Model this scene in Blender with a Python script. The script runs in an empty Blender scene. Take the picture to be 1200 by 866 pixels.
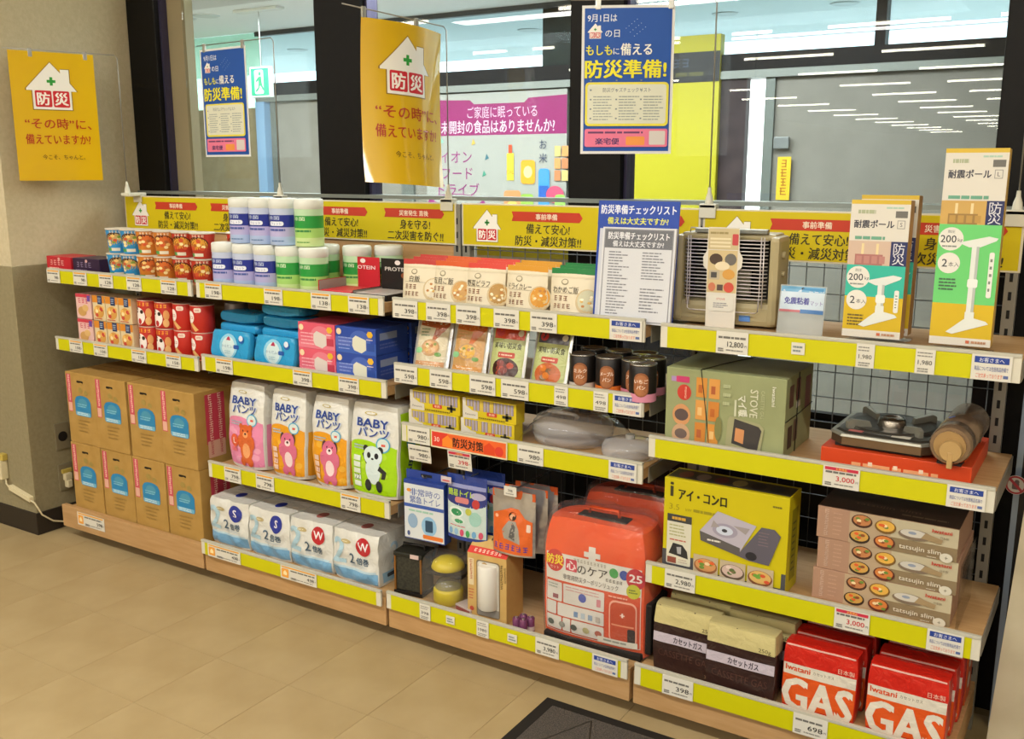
import bpy, bmesh, math, random
from mathutils import Matrix, Vector, noise

random.seed(7)
S = bpy.context.scene
COL = S.collection

# ------------------------------------------------------------------ camera
def lin(h):
    h = h.lstrip('#')
    o = []
    for i in (0, 2, 4):
        c = int(h[i:i+2], 16) / 255.0
        o.append(c / 12.92 if c <= 0.04045 else ((c + 0.055) / 1.055) ** 2.4)
    return (o[0], o[1], o[2], 1.0)

cam_d = bpy.data.cameras.new('camera')
cam = bpy.data.objects.new('camera', cam_d)
COL.objects.link(cam)
yaw, pitch = -0.56077, 0.20252
fw = Vector((math.sin(yaw) * math.cos(pitch), math.cos(yaw) * math.cos(pitch), -math.sin(pitch)))
rt = Vector((math.cos(yaw), -math.sin(yaw), 0))
up = rt.cross(fw)
cam.matrix_world = Matrix(((rt.x, up.x, -fw.x, 3.7827), (rt.y, up.y, -fw.y, -2.3698), (rt.z, up.z, -fw.z, 1.5619), (0, 0, 0, 1)))
cam_d.sensor_width = 36.0
cam_d.lens = 36.0 * 1148.63 / 1200.0
cam_d.clip_start = 0.05
S.camera = cam

# ------------------------------------------------------------------ world, lamps, exposure
W = bpy.data.worlds.new('overcast_sky')
S.world = W
W.use_nodes = True
W.node_tree.nodes['Background'].inputs[0].default_value = (0.94, 0.975, 1.0, 1)
W.node_tree.nodes['Background'].inputs[1].default_value = 4.0

def area(name, loc, sx, sy, power, col=(1, 0.965, 0.915), rot=(0, 0, 0), spread=None):
    l = bpy.data.lights.new(name, 'AREA')
    l.shape = 'RECTANGLE'; l.size = sx; l.size_y = sy
    l.energy = power; l.color = col
    if spread: l.spread = spread
    o = bpy.data.objects.new(name, l)
    o.location = loc; o.rotation_euler = rot
    COL.objects.link(o)
    return o
# the store's ceiling lamp rows (tubes run along X)
area('ceiling_lamp_light', (2.8, -2.0, 2.93), 9.5, 0.25, 150)
area('ceiling_lamp_light', (2.8, -4.5, 2.93), 9.5, 0.25, 140)
area('ceiling_lamp_light', (2.8, -7.0, 2.93), 9.5, 0.25, 110)
# entrance lobby downlights
area('lobby_lamp_light', (0.6, 1.7, 2.46), 4.5, 0.5, 140, (0.97, 0.98, 1.0))
# added unseen fill light near the window head, brightens the lobby ceiling
area('lobby_ceiling_fill_light', (0.4, .86, 2.33), 5.0, 0.12, 130, (0.97, 0.98, 1.0), (math.pi, 0, 0))

S.view_settings.view_transform = 'Standard'
S.view_settings.look = 'None'
S.view_settings.gamma = 1.0
S.view_settings.use_curve_mapping = False
S.view_settings.exposure = 0.22
S.cycles.use_denoising = True
S.cycles.max_bounces = 8
S.cycles.transparent_max_bounces = 24
S.cycles.caustics_reflective = False
S.cycles.caustics_refractive = False
S.cycles.sample_clamp_indirect = 4.0

# ------------------------------------------------------------------ materials
MATS = {}
def mat(col, rough=0.55, metal=0.0, spec=0.4, emit=0.0, coat=0.0, crk=0.0):
    k = (col, rough, metal, spec, emit, coat, crk)
    if k in MATS: return MATS[k]
    m = bpy.data.materials.new('paint_' + col.lstrip('#'))
    m.use_nodes = True
    b = m.node_tree.nodes['Principled BSDF']
    b.inputs['Base Color'].default_value = lin(col)
    b.inputs['Roughness'].default_value = rough
    b.inputs['Metallic'].default_value = metal
    b.inputs['Specular IOR Level'].default_value = spec
    b.inputs['Coat Weight'].default_value = coat
    if emit:
        b.inputs['Emission Color'].default_value = lin(col)
        b.inputs['Emission Strength'].default_value = emit
    if crk:                                   # creased plastic film
        N = m.node_tree.nodes; L = m.node_tree.links
        tc = N.new('ShaderNodeTexCoord')
        nz = N.new('ShaderNodeTexNoise'); nz.inputs['Scale'].default_value = 26; nz.inputs['Detail'].default_value = 3; nz.inputs['Distortion'].default_value = 1.2
        bp = N.new('ShaderNodeBump'); bp.inputs['Strength'].default_value = crk; bp.inputs['Distance'].default_value = 0.012
        L.new(tc.outputs['Object'], nz.inputs['Vector']); L.new(nz.outputs['Fac'], bp.inputs['Height'])
        L.new(bp.outputs[0], b.inputs['Normal']); L.new(bp.outputs[0], b.inputs['Coat Normal'])
        b.inputs['Coat Roughness'].default_value = 0.12
    m.diffuse_color = lin(col)
    MATS[k] = m
    return m

def tex_mat(name, c1, c2, scale=20, stretch=(1, 1, 1), rough=0.6, detail=4, bump=0.0, bscale=None, lo=0.35, hi=0.65, spec=0.35):
    if name in MATS: return MATS[name]
    m = bpy.data.materials.new(name); m.use_nodes = True
    nt = m.node_tree; N = nt.nodes; L = nt.links
    b = N['Principled BSDF']
    b.inputs['Roughness'].default_value = rough
    b.inputs['Specular IOR Level'].default_value = spec
    tc = N.new('ShaderNodeTexCoord'); mp = N.new('ShaderNodeMapping')
    mp.inputs['Scale'].default_value = stretch
    L.new(tc.outputs['Object'], mp.inputs['Vector'])
    nz = N.new('ShaderNodeTexNoise'); nz.inputs['Scale'].default_value = scale; nz.inputs['Detail'].default_value = detail
    L.new(mp.outputs[0], nz.inputs['Vector'])
    cr = N.new('ShaderNodeValToRGB')
    cr.color_ramp.elements[0].position = lo; cr.color_ramp.elements[0].color = lin(c1)
    cr.color_ramp.elements[1].position = hi; cr.color_ramp.elements[1].color = lin(c2)
    L.new(nz.outputs['Fac'], cr.inputs[0]); L.new(cr.outputs[0], b.inputs['Base Color'])
    if bump:
        n2 = N.new('ShaderNodeTexNoise'); n2.inputs['Scale'].default_value = bscale or scale * 4
        L.new(mp.outputs[0], n2.inputs['Vector'])
        bp = N.new('ShaderNodeBump'); bp.inputs['Strength'].default_value = bump; bp.inputs['Distance'].default_value = 0.004
        L.new(n2.outputs['Fac'], bp.inputs['Height']); L.new(bp.outputs[0], b.inputs['Normal'])
    m.diffuse_color = lin(c1)
    MATS[name] = m
    return m

def film(name, tint='#ffffff', gloss=0.12, rough=0.08, haze=0.0, hcol='#e8e8e8', crumple=0.0, cscale=30):
    """thin clear sheet: transparent, with a Fresnel reflection and optional milky haze"""
    if name in MATS: return MATS[name]
    m = bpy.data.materials.new(name); m.use_nodes = True
    nt = m.node_tree; N = nt.nodes; L = nt.links
    N.remove(N['Principled BSDF'])
    out = N['Material Output']
    tr = N.new('ShaderNodeBsdfTransparent'); tr.inputs[0].default_value = lin(tint)
    gl = N.new('ShaderNodeBsdfGlossy'); gl.inputs['Roughness'].default_value = rough
    # Schlick reflectance, the same from both sides of the sheet
    f0 = ((1 / (1 - gloss) - 1) / (1 / (1 - gloss) + 1)) ** 2
    fr = N.new('ShaderNodeLayerWeight'); fr.inputs['Blend'].default_value = 0.5
    pw = N.new('ShaderNodeMath'); pw.operation = 'POWER'; pw.inputs[1].default_value = 5.0
    ma = N.new('ShaderNodeMath'); ma.operation = 'MULTIPLY_ADD'; ma.inputs[1].default_value = 1 - f0; ma.inputs[2].default_value = f0
    L.new(fr.outputs['Facing'], pw.inputs[0]); L.new(pw.outputs[0], ma.inputs[0])
    mx = N.new('ShaderNodeMixShader')
    L.new(ma.outputs[0], mx.inputs[0]); L.new(tr.outputs[0], mx.inputs[1]); L.new(gl.outputs[0], mx.inputs[2])
    last = mx
    if haze:
        df = N.new('ShaderNodeBsdfDiffuse'); df.inputs[0].default_value = lin(hcol)
        m2 = N.new('ShaderNodeMixShader'); m2.inputs[0].default_value = haze
        L.new(mx.outputs[0], m2.inputs[1]); L.new(df.outputs[0], m2.inputs[2]); last = m2
    if crumple:
        tc = N.new('ShaderNodeTexCoord')
        nz = N.new('ShaderNodeTexNoise'); nz.inputs['Scale'].default_value = cscale; nz.inputs['Detail'].default_value = 3
        L.new(tc.outputs['Object'], nz.inputs['Vector'])
        bp = N.new('ShaderNodeBump'); bp.inputs['Strength'].default_value = crumple; bp.inputs['Distance'].default_value = 0.01
        L.new(nz.outputs['Fac'], bp.inputs['Height']); L.new(bp.outputs[0], gl.inputs['Normal'])
    L.new(last.outputs[0], out.inputs[0])
    MATS[name] = m
    return m

WOOD = lambda: tex_mat('tan_wood_laminate', '#AE8858', '#B99466', 6, (1, 12, 12), 0.55, 5)
CARDB = lambda: tex_mat('kraft_cardboard', '#A58140', '#AF8B4A', 14, (1, 1, 1), 0.75, 4, 0.1)
CLEAR = lambda: film('clear_plastic_film', gloss=0.40, rough=0.07, haze=0.03, hcol='#ffffff', crumple=1.0, cscale=16)

# ------------------------------------------------------------------ object helpers
def link(o, parent=None):
    COL.objects.link(o)
    if parent: o.parent = parent
    return o

def tagp(o, label=None, cat=None, group=None, kind=None):
    if label: o['label'] = label
    if cat: o['category'] = cat
    if group: o['group'] = group
    if kind: o['kind'] = kind
    return o

def obj(name, me, parent=None, loc=(0, 0, 0), rot=(0, 0, 0), scale=None):
    o = bpy.data.objects.new(name, me)
    o.location = loc; o.rotation_euler = rot
    if scale: o.scale = scale
    return link(o, parent)

def thing(name, me, label, cat, group=None, loc=(0, 0, 0), rot=(0, 0, 0)):
    return tagp(obj(name, me, None, loc, rot), label, cat, group)

def structure(name, me, loc=(0, 0, 0), label=None):
    o = obj(name, me, None, loc); o['kind'] = 'structure'
    o['label'] = label or name.replace('_', ' ')
    return o

class MB:
    """collects shapes into one mesh, several materials"""
    def __init__(s): s.v = []; s.f = []; s.m = []; s.mats = []; s.smooth = []
    def mi(s, m):
        if m not in s.mats: s.mats.append(m)
        return s.mats.index(m)
    def add(s, v, f, m, smooth=False):
        b = len(s.v); k = s.mi(m)
        s.v += [tuple(x) for x in v]
        for q in f:
            s.f.append(tuple(i + b for i in q)); s.m.append(k); s.smooth.append(smooth)
        return s
    def box(s, x0, x1, y0, y1, z0, z1, m, bev=0.0):
        if bev:
            bm = bmesh.new(); bmesh.ops.create_cube(bm, size=1.0)
            for v in bm.verts:
                v.co = Vector(((x0 + x1) / 2 + v.co.x * (x1 - x0), (y0 + y1) / 2 + v.co.y * (y1 - y0), (z0 + z1) / 2 + v.co.z * (z1 - z0)))
            bmesh.ops.bevel(bm, geom=list(bm.edges), offset=bev, segments=2, affect='EDGES', profile=0.6)
            bm.verts.index_update()
            v = [tuple(x.co) for x in bm.verts]; f = [tuple(x.index for x in q.verts) for q in bm.faces]
            bm.free()
            return s.add(v, f, m)
        v = [(x, y, z) for z in (z0, z1) for y in (y0, y1) for x in (x0, x1)]
        return s.add(v, [(0, 2, 3, 1), (4, 5, 7, 6), (0, 1, 5, 4), (1, 3, 7, 5), (3, 2, 6, 7), (2, 0, 4, 6)], m)
    def lathe(s, prof, m, n=24, c=(0, 0, 0), axis='z', smooth=True, cap=True):
        v = []; f = []
        for r, h in prof:
            for i in range(n):
                a = 2 * math.pi * i / n
                p = (r * math.cos(a), r * math.sin(a), h)
                if axis == 'y': p = (p[0], h, p[1])
                if axis == 'x': p = (h, p[0], p[1])
                v.append((p[0] + c[0], p[1] + c[1], p[2] + c[2]))
        k = len(prof)
        for j in range(k - 1):
            for i in range(n):
                a, b = j * n + i, j * n + (i + 1) % n
                q = (a, b, b + n, a + n)
                f.append(q if axis != 'y' else q[::-1])
        s.add(v, f, m, smooth)
        if cap:
            for j, fl in ((0, True), (k - 1, False)):
                q = tuple(range(j * n, j * n + n))
                if fl != (axis == 'y'): q = q[::-1]
                s.add([v[i] for i in q], [tuple(range(n))], m)
        return s
    def tube(s, pts, r, m, n=6):
        pts = [Vector(p) for p in pts]; v = []; f = []
        for i, p in enumerate(pts):
            d = (pts[min(i + 1, len(pts) - 1)] - pts[max(i - 1, 0)]).normalized()
            a = Vector((0, 0, 1)) if abs(d.z) < 0.9 else Vector((1, 0, 0))
            x = d.cross(a).normalized(); y = d.cross(x).normalized()
            for k in range(n):
                t = 2 * math.pi * k / n
                v.append(tuple(p + x * (r * math.cos(t)) + y * (r * math.sin(t))))
        for i in range(len(pts) - 1):
            for k in range(n):
                a, b = i * n + k, i * n + (k + 1) % n
                f.append((a, a + n, b + n, b))
        f.append(tuple(range(n))[::-1] if False else tuple(range(n)))
        f.append(tuple((len(pts) - 1) * n + k for k in range(n))[::-1])
        return s.add(v, f, m, True)
    def grid(s, fn, nu, nv, m, smooth=True, flip=False):
        v = [fn(i / nu, j / nv) for j in range(nv + 1) for i in range(nu + 1)]; f = []
        for j in range(nv):
            for i in range(nu):
                a = j * (nu + 1) + i
                q = (a, a + 1, a + nu + 2, a + nu + 1)
                f.append(q[::-1] if flip else q)
        return s.add(v, f, m, smooth)
    def prism(s, poly, y0, y1, m):
        """polygon in XZ (counter-clockwise seen from -Y) extruded along Y"""
        n = len(poly)
        v = [(x, y0, z) for x, z in poly] + [(x, y1, z) for x, z in poly]
        f = [tuple(range(n)), tuple(range(n, 2 * n))[::-1]]
        for i in range(n):
            j = (i + 1) % n
            f.append((j, i, i + n, j + n))
        return s.add(v, f, m)
    def mesh(s, name='mesh'):
        me = bpy.data.meshes.new(name)
        me.from_pydata(s.v, [], s.f)
        for m in s.mats: me.materials.append(m)
        me.polygons.foreach_set('material_index', s.m)
        me.polygons.foreach_set('use_smooth', s.smooth)
        me.update()
        return me

CACHE = {}
def boxmesh(w, d, h, m, bev=0.0):
    """x centred, y from the front face 0 backwards, z from 0"""
    k = ('box', w, d, h, m.name, bev)
    if k not in CACHE:
        CACHE[k] = MB().box(-w / 2, w / 2, 0, d, 0, h, m, bev).mesh('box')
    return CACHE[k]

# ------------------------------------------------------------------ flat print: shapes and lettering laid on a surface
TS = bpy.data.scenes.new('lettering_workbench')
TC = bpy.data.curves.new('lettering', 'FONT'); TC.resolution_u = 2
TO = bpy.data.objects.new('lettering', TC); TS.collection.objects.link(TO)
GL = {}
def glyphs(s, bold):
    k = (s, bold)
    if k not in GL:
        TC.body = s; TC.offset = bold
        vl = TS.view_layers[0]; vl.update()
        ev = TO.evaluated_get(vl.depsgraph)
        me = ev.to_mesh()
        GL[k] = ([(v.co.x, v.co.y) for v in me.vertices], [tuple(p.vertices) for p in me.polygons])
        ev.to_mesh_clear()
    return GL[k]

class Print:
    def __init__(s, step=0.0001): s.v = []; s.f = []; s.m = []; s.mats = []; s.k = 1; s.step = step; s.rough = 0.5; s.crk = 0.0; s.coat = 0.0
    def _add(s, v, f, c):
        m = mat(c, s.rough, coat=s.coat, crk=s.crk) if isinstance(c, str) else c
        if m not in s.mats: s.mats.append(m)
        k = s.mats.index(m); b = len(s.v); d = s.k * s.step
        s.v += [(x, y, d) for x, y in v]
        for q in f: s.f.append(tuple(i + b for i in q)); s.m.append(k)
        s.k += 1
        return s
    def rect(s, x0, y0, x1, y1, c, nu=1, nv=1):
        v = [(x0 + (x1 - x0) * i / nu, y0 + (y1 - y0) * j / nv) for j in range(nv + 1) for i in range(nu + 1)]
        f = [(j * (nu + 1) + i, j * (nu + 1) + i + 1, (j + 1) * (nu + 1) + i + 1, (j + 1) * (nu + 1) + i) for j in range(nv) for i in range(nu)]
        return s._add(v, f, c)
    def rects(s, L, c):
        v = []; f = []
        for x0, y0, x1, y1 in L:
            b = len(v); v += [(x0, y0), (x1, y0), (x1, y1), (x0, y1)]; f.append((b, b + 1, b + 2, b + 3))
        return s._add(v, f, c)
    def poly(s, pts, c):
        bm = bmesh.new()
        vs = [bm.verts.new((x, y, 0)) for x, y in pts]
        fc = bm.faces.new(vs); bm.normal_update(); bmesh.ops.triangulate(bm, faces=[fc]); bm.verts.index_update()
        v = [(q.co.x, q.co.y) for q in bm.verts]; f = []
        for q in bm.faces:
            i = [x.index for x in q.verts]
            a, b, d = (v[i[0]], v[i[1]], v[i[2]])
            if (b[0] - a[0]) * (d[1] - a[1]) - (b[1] - a[1]) * (d[0] - a[0]) < 0: i = i[::-1]
            f.append(tuple(i))
        bm.free()
        return s._add(v, f, c)
    def ell(s, x, y, rx, ry, c, n=20, a0=0, a1=360):
        v = [(x, y)] + [(x + rx * math.cos(math.radians(a0 + (a1 - a0) * i / n)), y + ry * math.sin(math.radians(a0 + (a1 - a0) * i / n))) for i in range(n + 1)]
        return s._add(v, [(0, i + 1, i + 2) for i in range(n)], c)
    def rr(s, x0, y0, x1, y1, r, c, n=4):
        pts = []
        for cx, cy, a in ((x1 - r, y0 + r, -90), (x1 - r, y1 - r, 0), (x0 + r, y1 - r, 90), (x0 + r, y0 + r, 180)):
            for i in range(n + 1):
                t = math.radians(a + 90 * i / n); pts.append((cx + r * math.cos(t), cy + r * math.sin(t)))
        mx, my = (x0 + x1) / 2, (y0 + y1) / 2
        v = [(mx, my)] + pts; k = len(pts)
        return s._add(v, [(0, i + 1, (i + 1) % k + 1) for i in range(k)], c)
    def text(s, t, x, y, h, c, w=None, bold=0.0, al='c', ang=0.0, slant=0.0):
        """em height h, centred at (x, y); al l/c/r sets the horizontal anchor; w squeezes to a width"""
        v, f = glyphs(t, 0.0)
        if not v: return s
        x0 = min(p[0] for p in v); x1 = max(p[0] for p in v)
        y0 = min(p[1] for p in v); y1 = max(p[1] for p in v)
        cy = 0.375 if any(ord(ch) > 0x2000 for ch in t) else (y0 + y1) / 2
        sx = (w / (x1 - x0)) if w else h
        ax = {'l': x0, 'c': (x0 + x1) / 2, 'r': x1}[al]
        ca, sa = math.cos(math.radians(ang)), math.sin(math.radians(ang))
        o = []; ff = []
        bb = min(bold, .03)
        for ox, oy in (((0, 0),) if not bold else ((-bb, -bb * .5), (bb, -bb * .5), (-bb, bb * .5), (bb, bb * .5))):
            n0 = len(o)
            for a, b in v:
                px, py = (a - ax) * sx + ox * h, (b - cy + oy) * h
                px += slant * py
                o.append((x + px * ca - py * sa, y + px * sa + py * ca))
            ff += [tuple(i + n0 for i in q) for q in f]
        b0 = len(s.v); nv = len(v)
        s._add(o, ff, c)
        for i in range(b0, len(s.v)):
            q = s.v[i]; s.v[i] = (q[0], q[1], q[2] + s.step * .4 * ((i - b0) // nv))
        return s
    def vtext(s, t, x, y, h, c, bold=0.0, pitch=1.05):
        for i, ch in enumerate(t): s.text(ch, x, y - i * h * pitch, h, c, bold=bold)
        return s
    def vblocks(s, n, x, y, h, c, pitch=1.05, ang=0, horiz=False):
        """characters too small to read: cells of short strokes"""
        L = []
        for i in range(n):
            cx, cy = (x + i * h * pitch, y) if horiz else (x, y - i * h * pitch)
            r = random.Random(i * 7 + n); e = h * .40
            for k in range(3):
                yy = cy - e + k * e * .9; L.append((cx - e * r.uniform(.6, 1), yy, cx + e * r.uniform(.6, 1), yy + h * .13))
            xx = cx + r.uniform(-.25, .25) * h; L.append((xx - h * .06, cy - e, xx + h * .06, cy + e))
        return s.rects(L, c)
    def lines(s, x0, y0, x1, y1, n, c, fill=0.45, ragged=0.3, rnd=None):
        """rows too small to read"""
        rnd = rnd or random.Random(int((x0 * 7 + y0 * 13 + n) * 1000)); L = []
        st = (y1 - y0) / n
        for i in range(n):
            e = x1 - (x1 - x0) * ragged * rnd.random(); y = y1 - (i + 1) * st + st * (1 - fill) / 2; a = x0
            while a < e - 1e-6:
                b = min(e, a + (x1 - x0) * (0.08 + 0.22 * rnd.random())); L.append((a, y, b, y + st * fill)); a = b + (x1 - x0) * 0.025
        return s.rects(L, c)
    def refine(s, lim):
        v = s.v; f = [[q[0], q[i], q[i + 1]] for q in s.f for i in range(1, len(q) - 1)]
        m = [k for q, k in zip(s.f, s.m) for i in range(1, len(q) - 1)]
        for it in range(6):
            mid = {}; nf = []; nm = []; done = True
            def cut(a, b):
                nonlocal done
                if (v[a][0] - v[b][0]) ** 2 + (v[a][1] - v[b][1]) ** 2 <= lim * lim: return None
                done = False
                e = (min(a, b), max(a, b))
                if e not in mid:
                    mid[e] = len(v); v.append(tuple((v[a][i] + v[b][i]) / 2 for i in range(3)))
                return mid[e]
            for (a, b, c), k in zip(f, m):
                x, y, z = cut(a, b), cut(b, c), cut(c, a)
                poly = [a] + ([x] if x is not None else []) + [b] + ([y] if y is not None else []) + [c] + ([z] if z is not None else [])
                if len(poly) == 3: new = [poly]
                elif len(poly) == 6: new = [[a, x, z], [x, b, y], [z, y, c], [x, y, z]]
                elif len(poly) == 4:
                    if x is not None: new = [[a, x, c], [x, b, c]]
                    elif y is not None: new = [[a, b, y], [a, y, c]]
                    else: new = [[a, b, z], [z, b, c]]
                else:
                    if x is None: new = [[a, b, y], [a, y, z], [z, y, c]]
                    elif y is None: new = [[a, x, z], [x, b, c], [x, c, z]]
                    else: new = [[x, b, y], [a, x, y], [a, y, c]]
                nf += new; nm += [k] * len(new)
            f, m = nf, nm
            if done: break
        s.f, s.m = [tuple(q) for q in f], m
    def mesh(s, warp=None, name='print', sub=None):
        if sub: s.refine(sub)
        me = bpy.data.meshes.new(name)
        wv = [(warp(*p) if warp else (p[0], -p[2] - 0.0004, p[1])) for p in s.v]
        me.from_pydata(wv, [], s.f)
        for m in s.mats: me.materials.append(m)
        me.polygons.foreach_set('material_index', s.m)
        me.update()
        return me

FRONT = lambda u, v, d: (u, -d - 0.0004, v)
def RIGHT(w): return lambda u, v, d: (w / 2 + d + 0.0004, u, v)
def TOP(h): return lambda u, v, d: (u, v, h + d + 0.0004)

def house(P, cx, y0, s, back='#F4F2EA', red='#C8202C', cross='#2E9A3C', edge=None):
    """white house mark with a green cross and the two red squares"""
    q = [(-.40, 0), (.40, 0), (.40, .40), (.52, .40), (.38, .58), (.38, .86), (.20, .86), (.20, .78), (0, 1.0), (-.52, .44), (-.52, .40), (-.40, .40)]
    if edge:
        P.poly([(cx + a * s * 1.05, y0 - .02 * s + b * s * 1.04) for a, b in q], edge)
    P.poly([(cx + a * s, y0 + b * s) for a, b in q], back)
    P.rects([(cx - .09 * s, y0 + .60 * s - .03 * s, cx + .09 * s, y0 + .60 * s + .03 * s), (cx - .03 * s, y0 + .51 * s, cx + .03 * s, y0 + .69 * s)], cross)
    for a, ch in ((-.185, '防'), (.185, '災')):
        P.rr(cx + (a - .17) * s, y0 + .05 * s, cx + (a + .17) * s, y0 + .40 * s, .03 * s, red)
        P.text(ch, cx + a * s, y0 + .225 * s, .29 * s, '#FBF6EE', bold=.03)
# ------------------------------------------------------------------ the setting
FLOORM = tex_mat('vinyl_floor_tile', '#9E8961', '#AB976F', 5, (1, 1, 1), 0.42, 6, 0.03, 60, 0.3, 0.7)
GROUT = tex_mat('floor_joint', '#8E7A54', '#97845E', 30, (1, 1, 1), 0.8)
fl = structure('floor', MB().box(-6, 9, -43, 0.62, -0.10, -0.0022, GROUT).mesh(), label='beige vinyl tiled shop floor')
tile = MB().box(-.1585, .1585, -.1585, .1585, -0.0021, 0, FLOORM, 0.0006).mesh('floor_tile')
tile_xs = [0.772 + .318 * k for k in range(-9, 13)]
tile_ys = [0.40 - .318 * k for k in range(0, 12)]
for x in tile_xs:
    for y in tile_ys:
        obj('floor_tile', tile, fl, (x + .159, y, 0))
fo = MB()
fo.box(-6, 0.772 - .318 * 9, -43, .62, -.002, 0, FLOORM); fo.box(0.772 + .318 * 13, 9, -43, .62, -.002, 0, FLOORM)
fo.box(0.772 - .318 * 9, 0.772 + .318 * 13, -43, 0.40 - .318 * 11.5, -.002, 0, FLOORM)
obj('floor_far_part', fo.mesh(), fl)

WALLU = tex_mat('cream_wallcovering', '#BFB392', '#C7BB9B', 60, (1, 1, 1), 0.8, 5, 0.25, 160)
WALLL = tex_mat('olive_beige_wainscot', '#877D5E', '#8F8566', 60, (1, 1, 1), 0.75, 5, 0.25, 160)
DARKB = mat('#2B241C', 0.5)
wl = structure('wall_left', MB().box(-3.2, -.11, -.045, .62, 1.165, 3.05, WALLU).mesh(), label='cream upper wall of the pillar left of the shelves')
obj('wainscot', MB().box(-3.2, -.105, -.05, .62, 0, 1.165, WALLL, 0.003).mesh(), wl)
structure('baseboard_left', MB().box(-3.2, -.098, -.057, .60, 0, .098, DARKB, 0.003).mesh(), label='dark brown baseboard along the left wall')

STOREW = mat('#B8B09A', 0.8)
structure('ceiling', MB().box(-6, 9, -43, .62, 3.05, 3.15, mat('#D8D4C8', 0.9)).mesh(), label='shop ceiling')
structure('wall_back', MB().box(-6, 9, -43.1, -43, 0, 3.05, STOREW).mesh(), label='far back wall of the shop')
structure('wall_right', MB().box(9, 9.1, -43, .62, 0, 3.05, STOREW).mesh(), label='right side wall of the shop')
structure('wall_side', MB().box(-6.1, -6, -43, .62, 0, 3.05, STOREW).mesh(), label='left side wall of the shop')
structure('wall_front', MB().box(-6, -3.2, .52, .62, 0, 3.05, STOREW).box(3.72, 9, .52, .62, 0, 3.05, STOREW).box(-.11, 3.72, .60, .70, 2.56, 3.05, STOREW).mesh(), label='shop wall above and beside the windows')

# ceiling lamps of the shop, in rows along X
LAMP = mat('#FFF6E0', 0.5, emit=20.0)
LBODY = mat('#E4E2DA', 0.6)
lamp_body = MB().box(-.62, .62, -.09, .09, -.03, 0.02, LBODY, 0.004).mesh('lamp_housing')
lamp_tube = MB().lathe([(.016, -.58), (.016, .58)], LAMP, 10, (0, 0, -.05), 'x').mesh('lamp_tube')
for r in range(16):
    y = -2.0 - 2.5 * r
    for x in (-2.9, -.25, 1.5, 3.1, 4.9):
        t = thing('ceiling_lamp', lamp_body, 'fluorescent batten lamp on the shop ceiling, outside the picture', 'lamp', 'shop ceiling lamps', (x, y, 3.028))
        obj('lamp_tube', lamp_tube, t)

# glazed front: black mullions and panes
BLACKM = tex_mat('black_mullion_paint', '#060504', '#0A0807', 40, (1, 1, 1), 0.5, 3, spec=0.2)
for i, (x0, x1) in enumerate(((-.10, .085), (1.015, 1.25), (2.147, 2.34), (3.448, 3.72))):
    t = structure('trim_%d' % (i + 1), MB().box(x0, x1, .595, .70, 0, 2.56, BLACKM, 0.004).mesh(), label='black window mullion, number %d from the left wall' % (i + 1))
    obj('edge_strip', MB().box(x1, x1 + .012, .62, .68, 0.8, 2.56, mat('#4A4660', 0.3, 0.6)).mesh(), t)
    if i == 0:
        obj('jamb', MB().box(x1 + .012, x1 + .125, .655, .70, 0, 2.56, mat('#8E8264', 0.6)).mesh(), t)
structure('trim_5', MB().box(-.1, 3.72, .61, .68, 0, .80, mat('#14171C', 0.35)).mesh(), label='dark panel below the windows behind the shelves')
structure('trim_6', MB().box(-.1, 3.72, .585, .66, 1.448, 1.462, mat('#8C9490', 0.35, 0.5)).mesh(), label='thin grey window rail behind the yellow header signs')
GLASS = film('window_glass', '#F0F4F2', 0.34, 0.0)
for i, (x0, x1) in enumerate(((.21, 1.015), (1.25, 2.147), (2.34, 3.448))):
    t = structure('window_%d' % (i + 1), MB().box(x0, x1, .640, .646, .80, 2.56, GLASS).mesh(), label='clear window pane to the entrance lobby')
    obj('window_frame', MB().box(x0, x1, .63, .66, .795, .82, BLACKM).mesh(), t)

# ---- entrance lobby behind the glass
VG = tex_mat('grey_door_panel', '#7E7C74', '#86847C', 8, (1, 1, 1), 0.45)
VB = tex_mat('lobby_wall_paint', '#777058', '#7F7860', 20, (1, 1, 1), 0.7)
DK = mat('#0A080C', 0.5, spec=0.2)
structure('floor_lobby', MB().box(-3.3, 3.8, .70, 2.9, -.1, -.002, mat('#E2E0DA', 0.5)).mesh(), label='grey floor of the entrance lobby')
structure('ceiling_lobby', MB().box(-3.3, 3.8, .70, 2.80, 2.5, 2.56, mat('#E6EAEA', 0.8)).mesh(), label='pale ceiling of the entrance lobby')
structure('wall_lobby_left', MB().box(-3.3, -3.2, .70, 2.9, 0, 2.5, VB).mesh(), label='beige left wall of the lobby')
structure('wall_lobby_right', MB().box(3.8, 3.9, .70, 2.9, 0, 2.5, VB).mesh(), label='right wall of the lobby')
structure('wall_lobby_far', MB().box(-3.2, -1.58, 2.78, 2.88, 0, 1.985, VB).mesh(), label='beige far wall of the lobby behind the leftmost window')
tv = structure('trim_17', MB().box(-2.2, 3.0, .74, .98, 2.30, 2.318, mat('#C8CCCC', .6)).box(-2.2, 3.0, .98, .99, 2.30, 2.37, mat('#C8CCCC', .6)).box(-2.2, 3.0, .73, .74, 2.30, 2.37, mat('#C8CCCC', .6)).mesh(), label='added unseen trough under the lobby ceiling fill light')  # made-up trough, out of view, goes with the added ceiling fill
structure('window_4', MB().box(-3.2, -1.58, 2.82, 2.83, 1.985, 2.5, film('pale_green_glass', '#D8F4EA', 0.15, 0.02, 0.25, '#D8F0E6')).mesh(), label='pale green high window of the lobby far left')
structure('trim_7', MB().box(-1.58, 3.8, 2.76, 2.86, 2.06, 2.145, DK).mesh(), label='dark transom bar over the lobby doors')
structure('trim_8', MB().box(-1.58, 3.8, 2.75, 2.87, 2.02, 2.06, mat('#7E8480', 0.4, 0.3)).mesh(), label='grey door track over the lobby doors')
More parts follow.
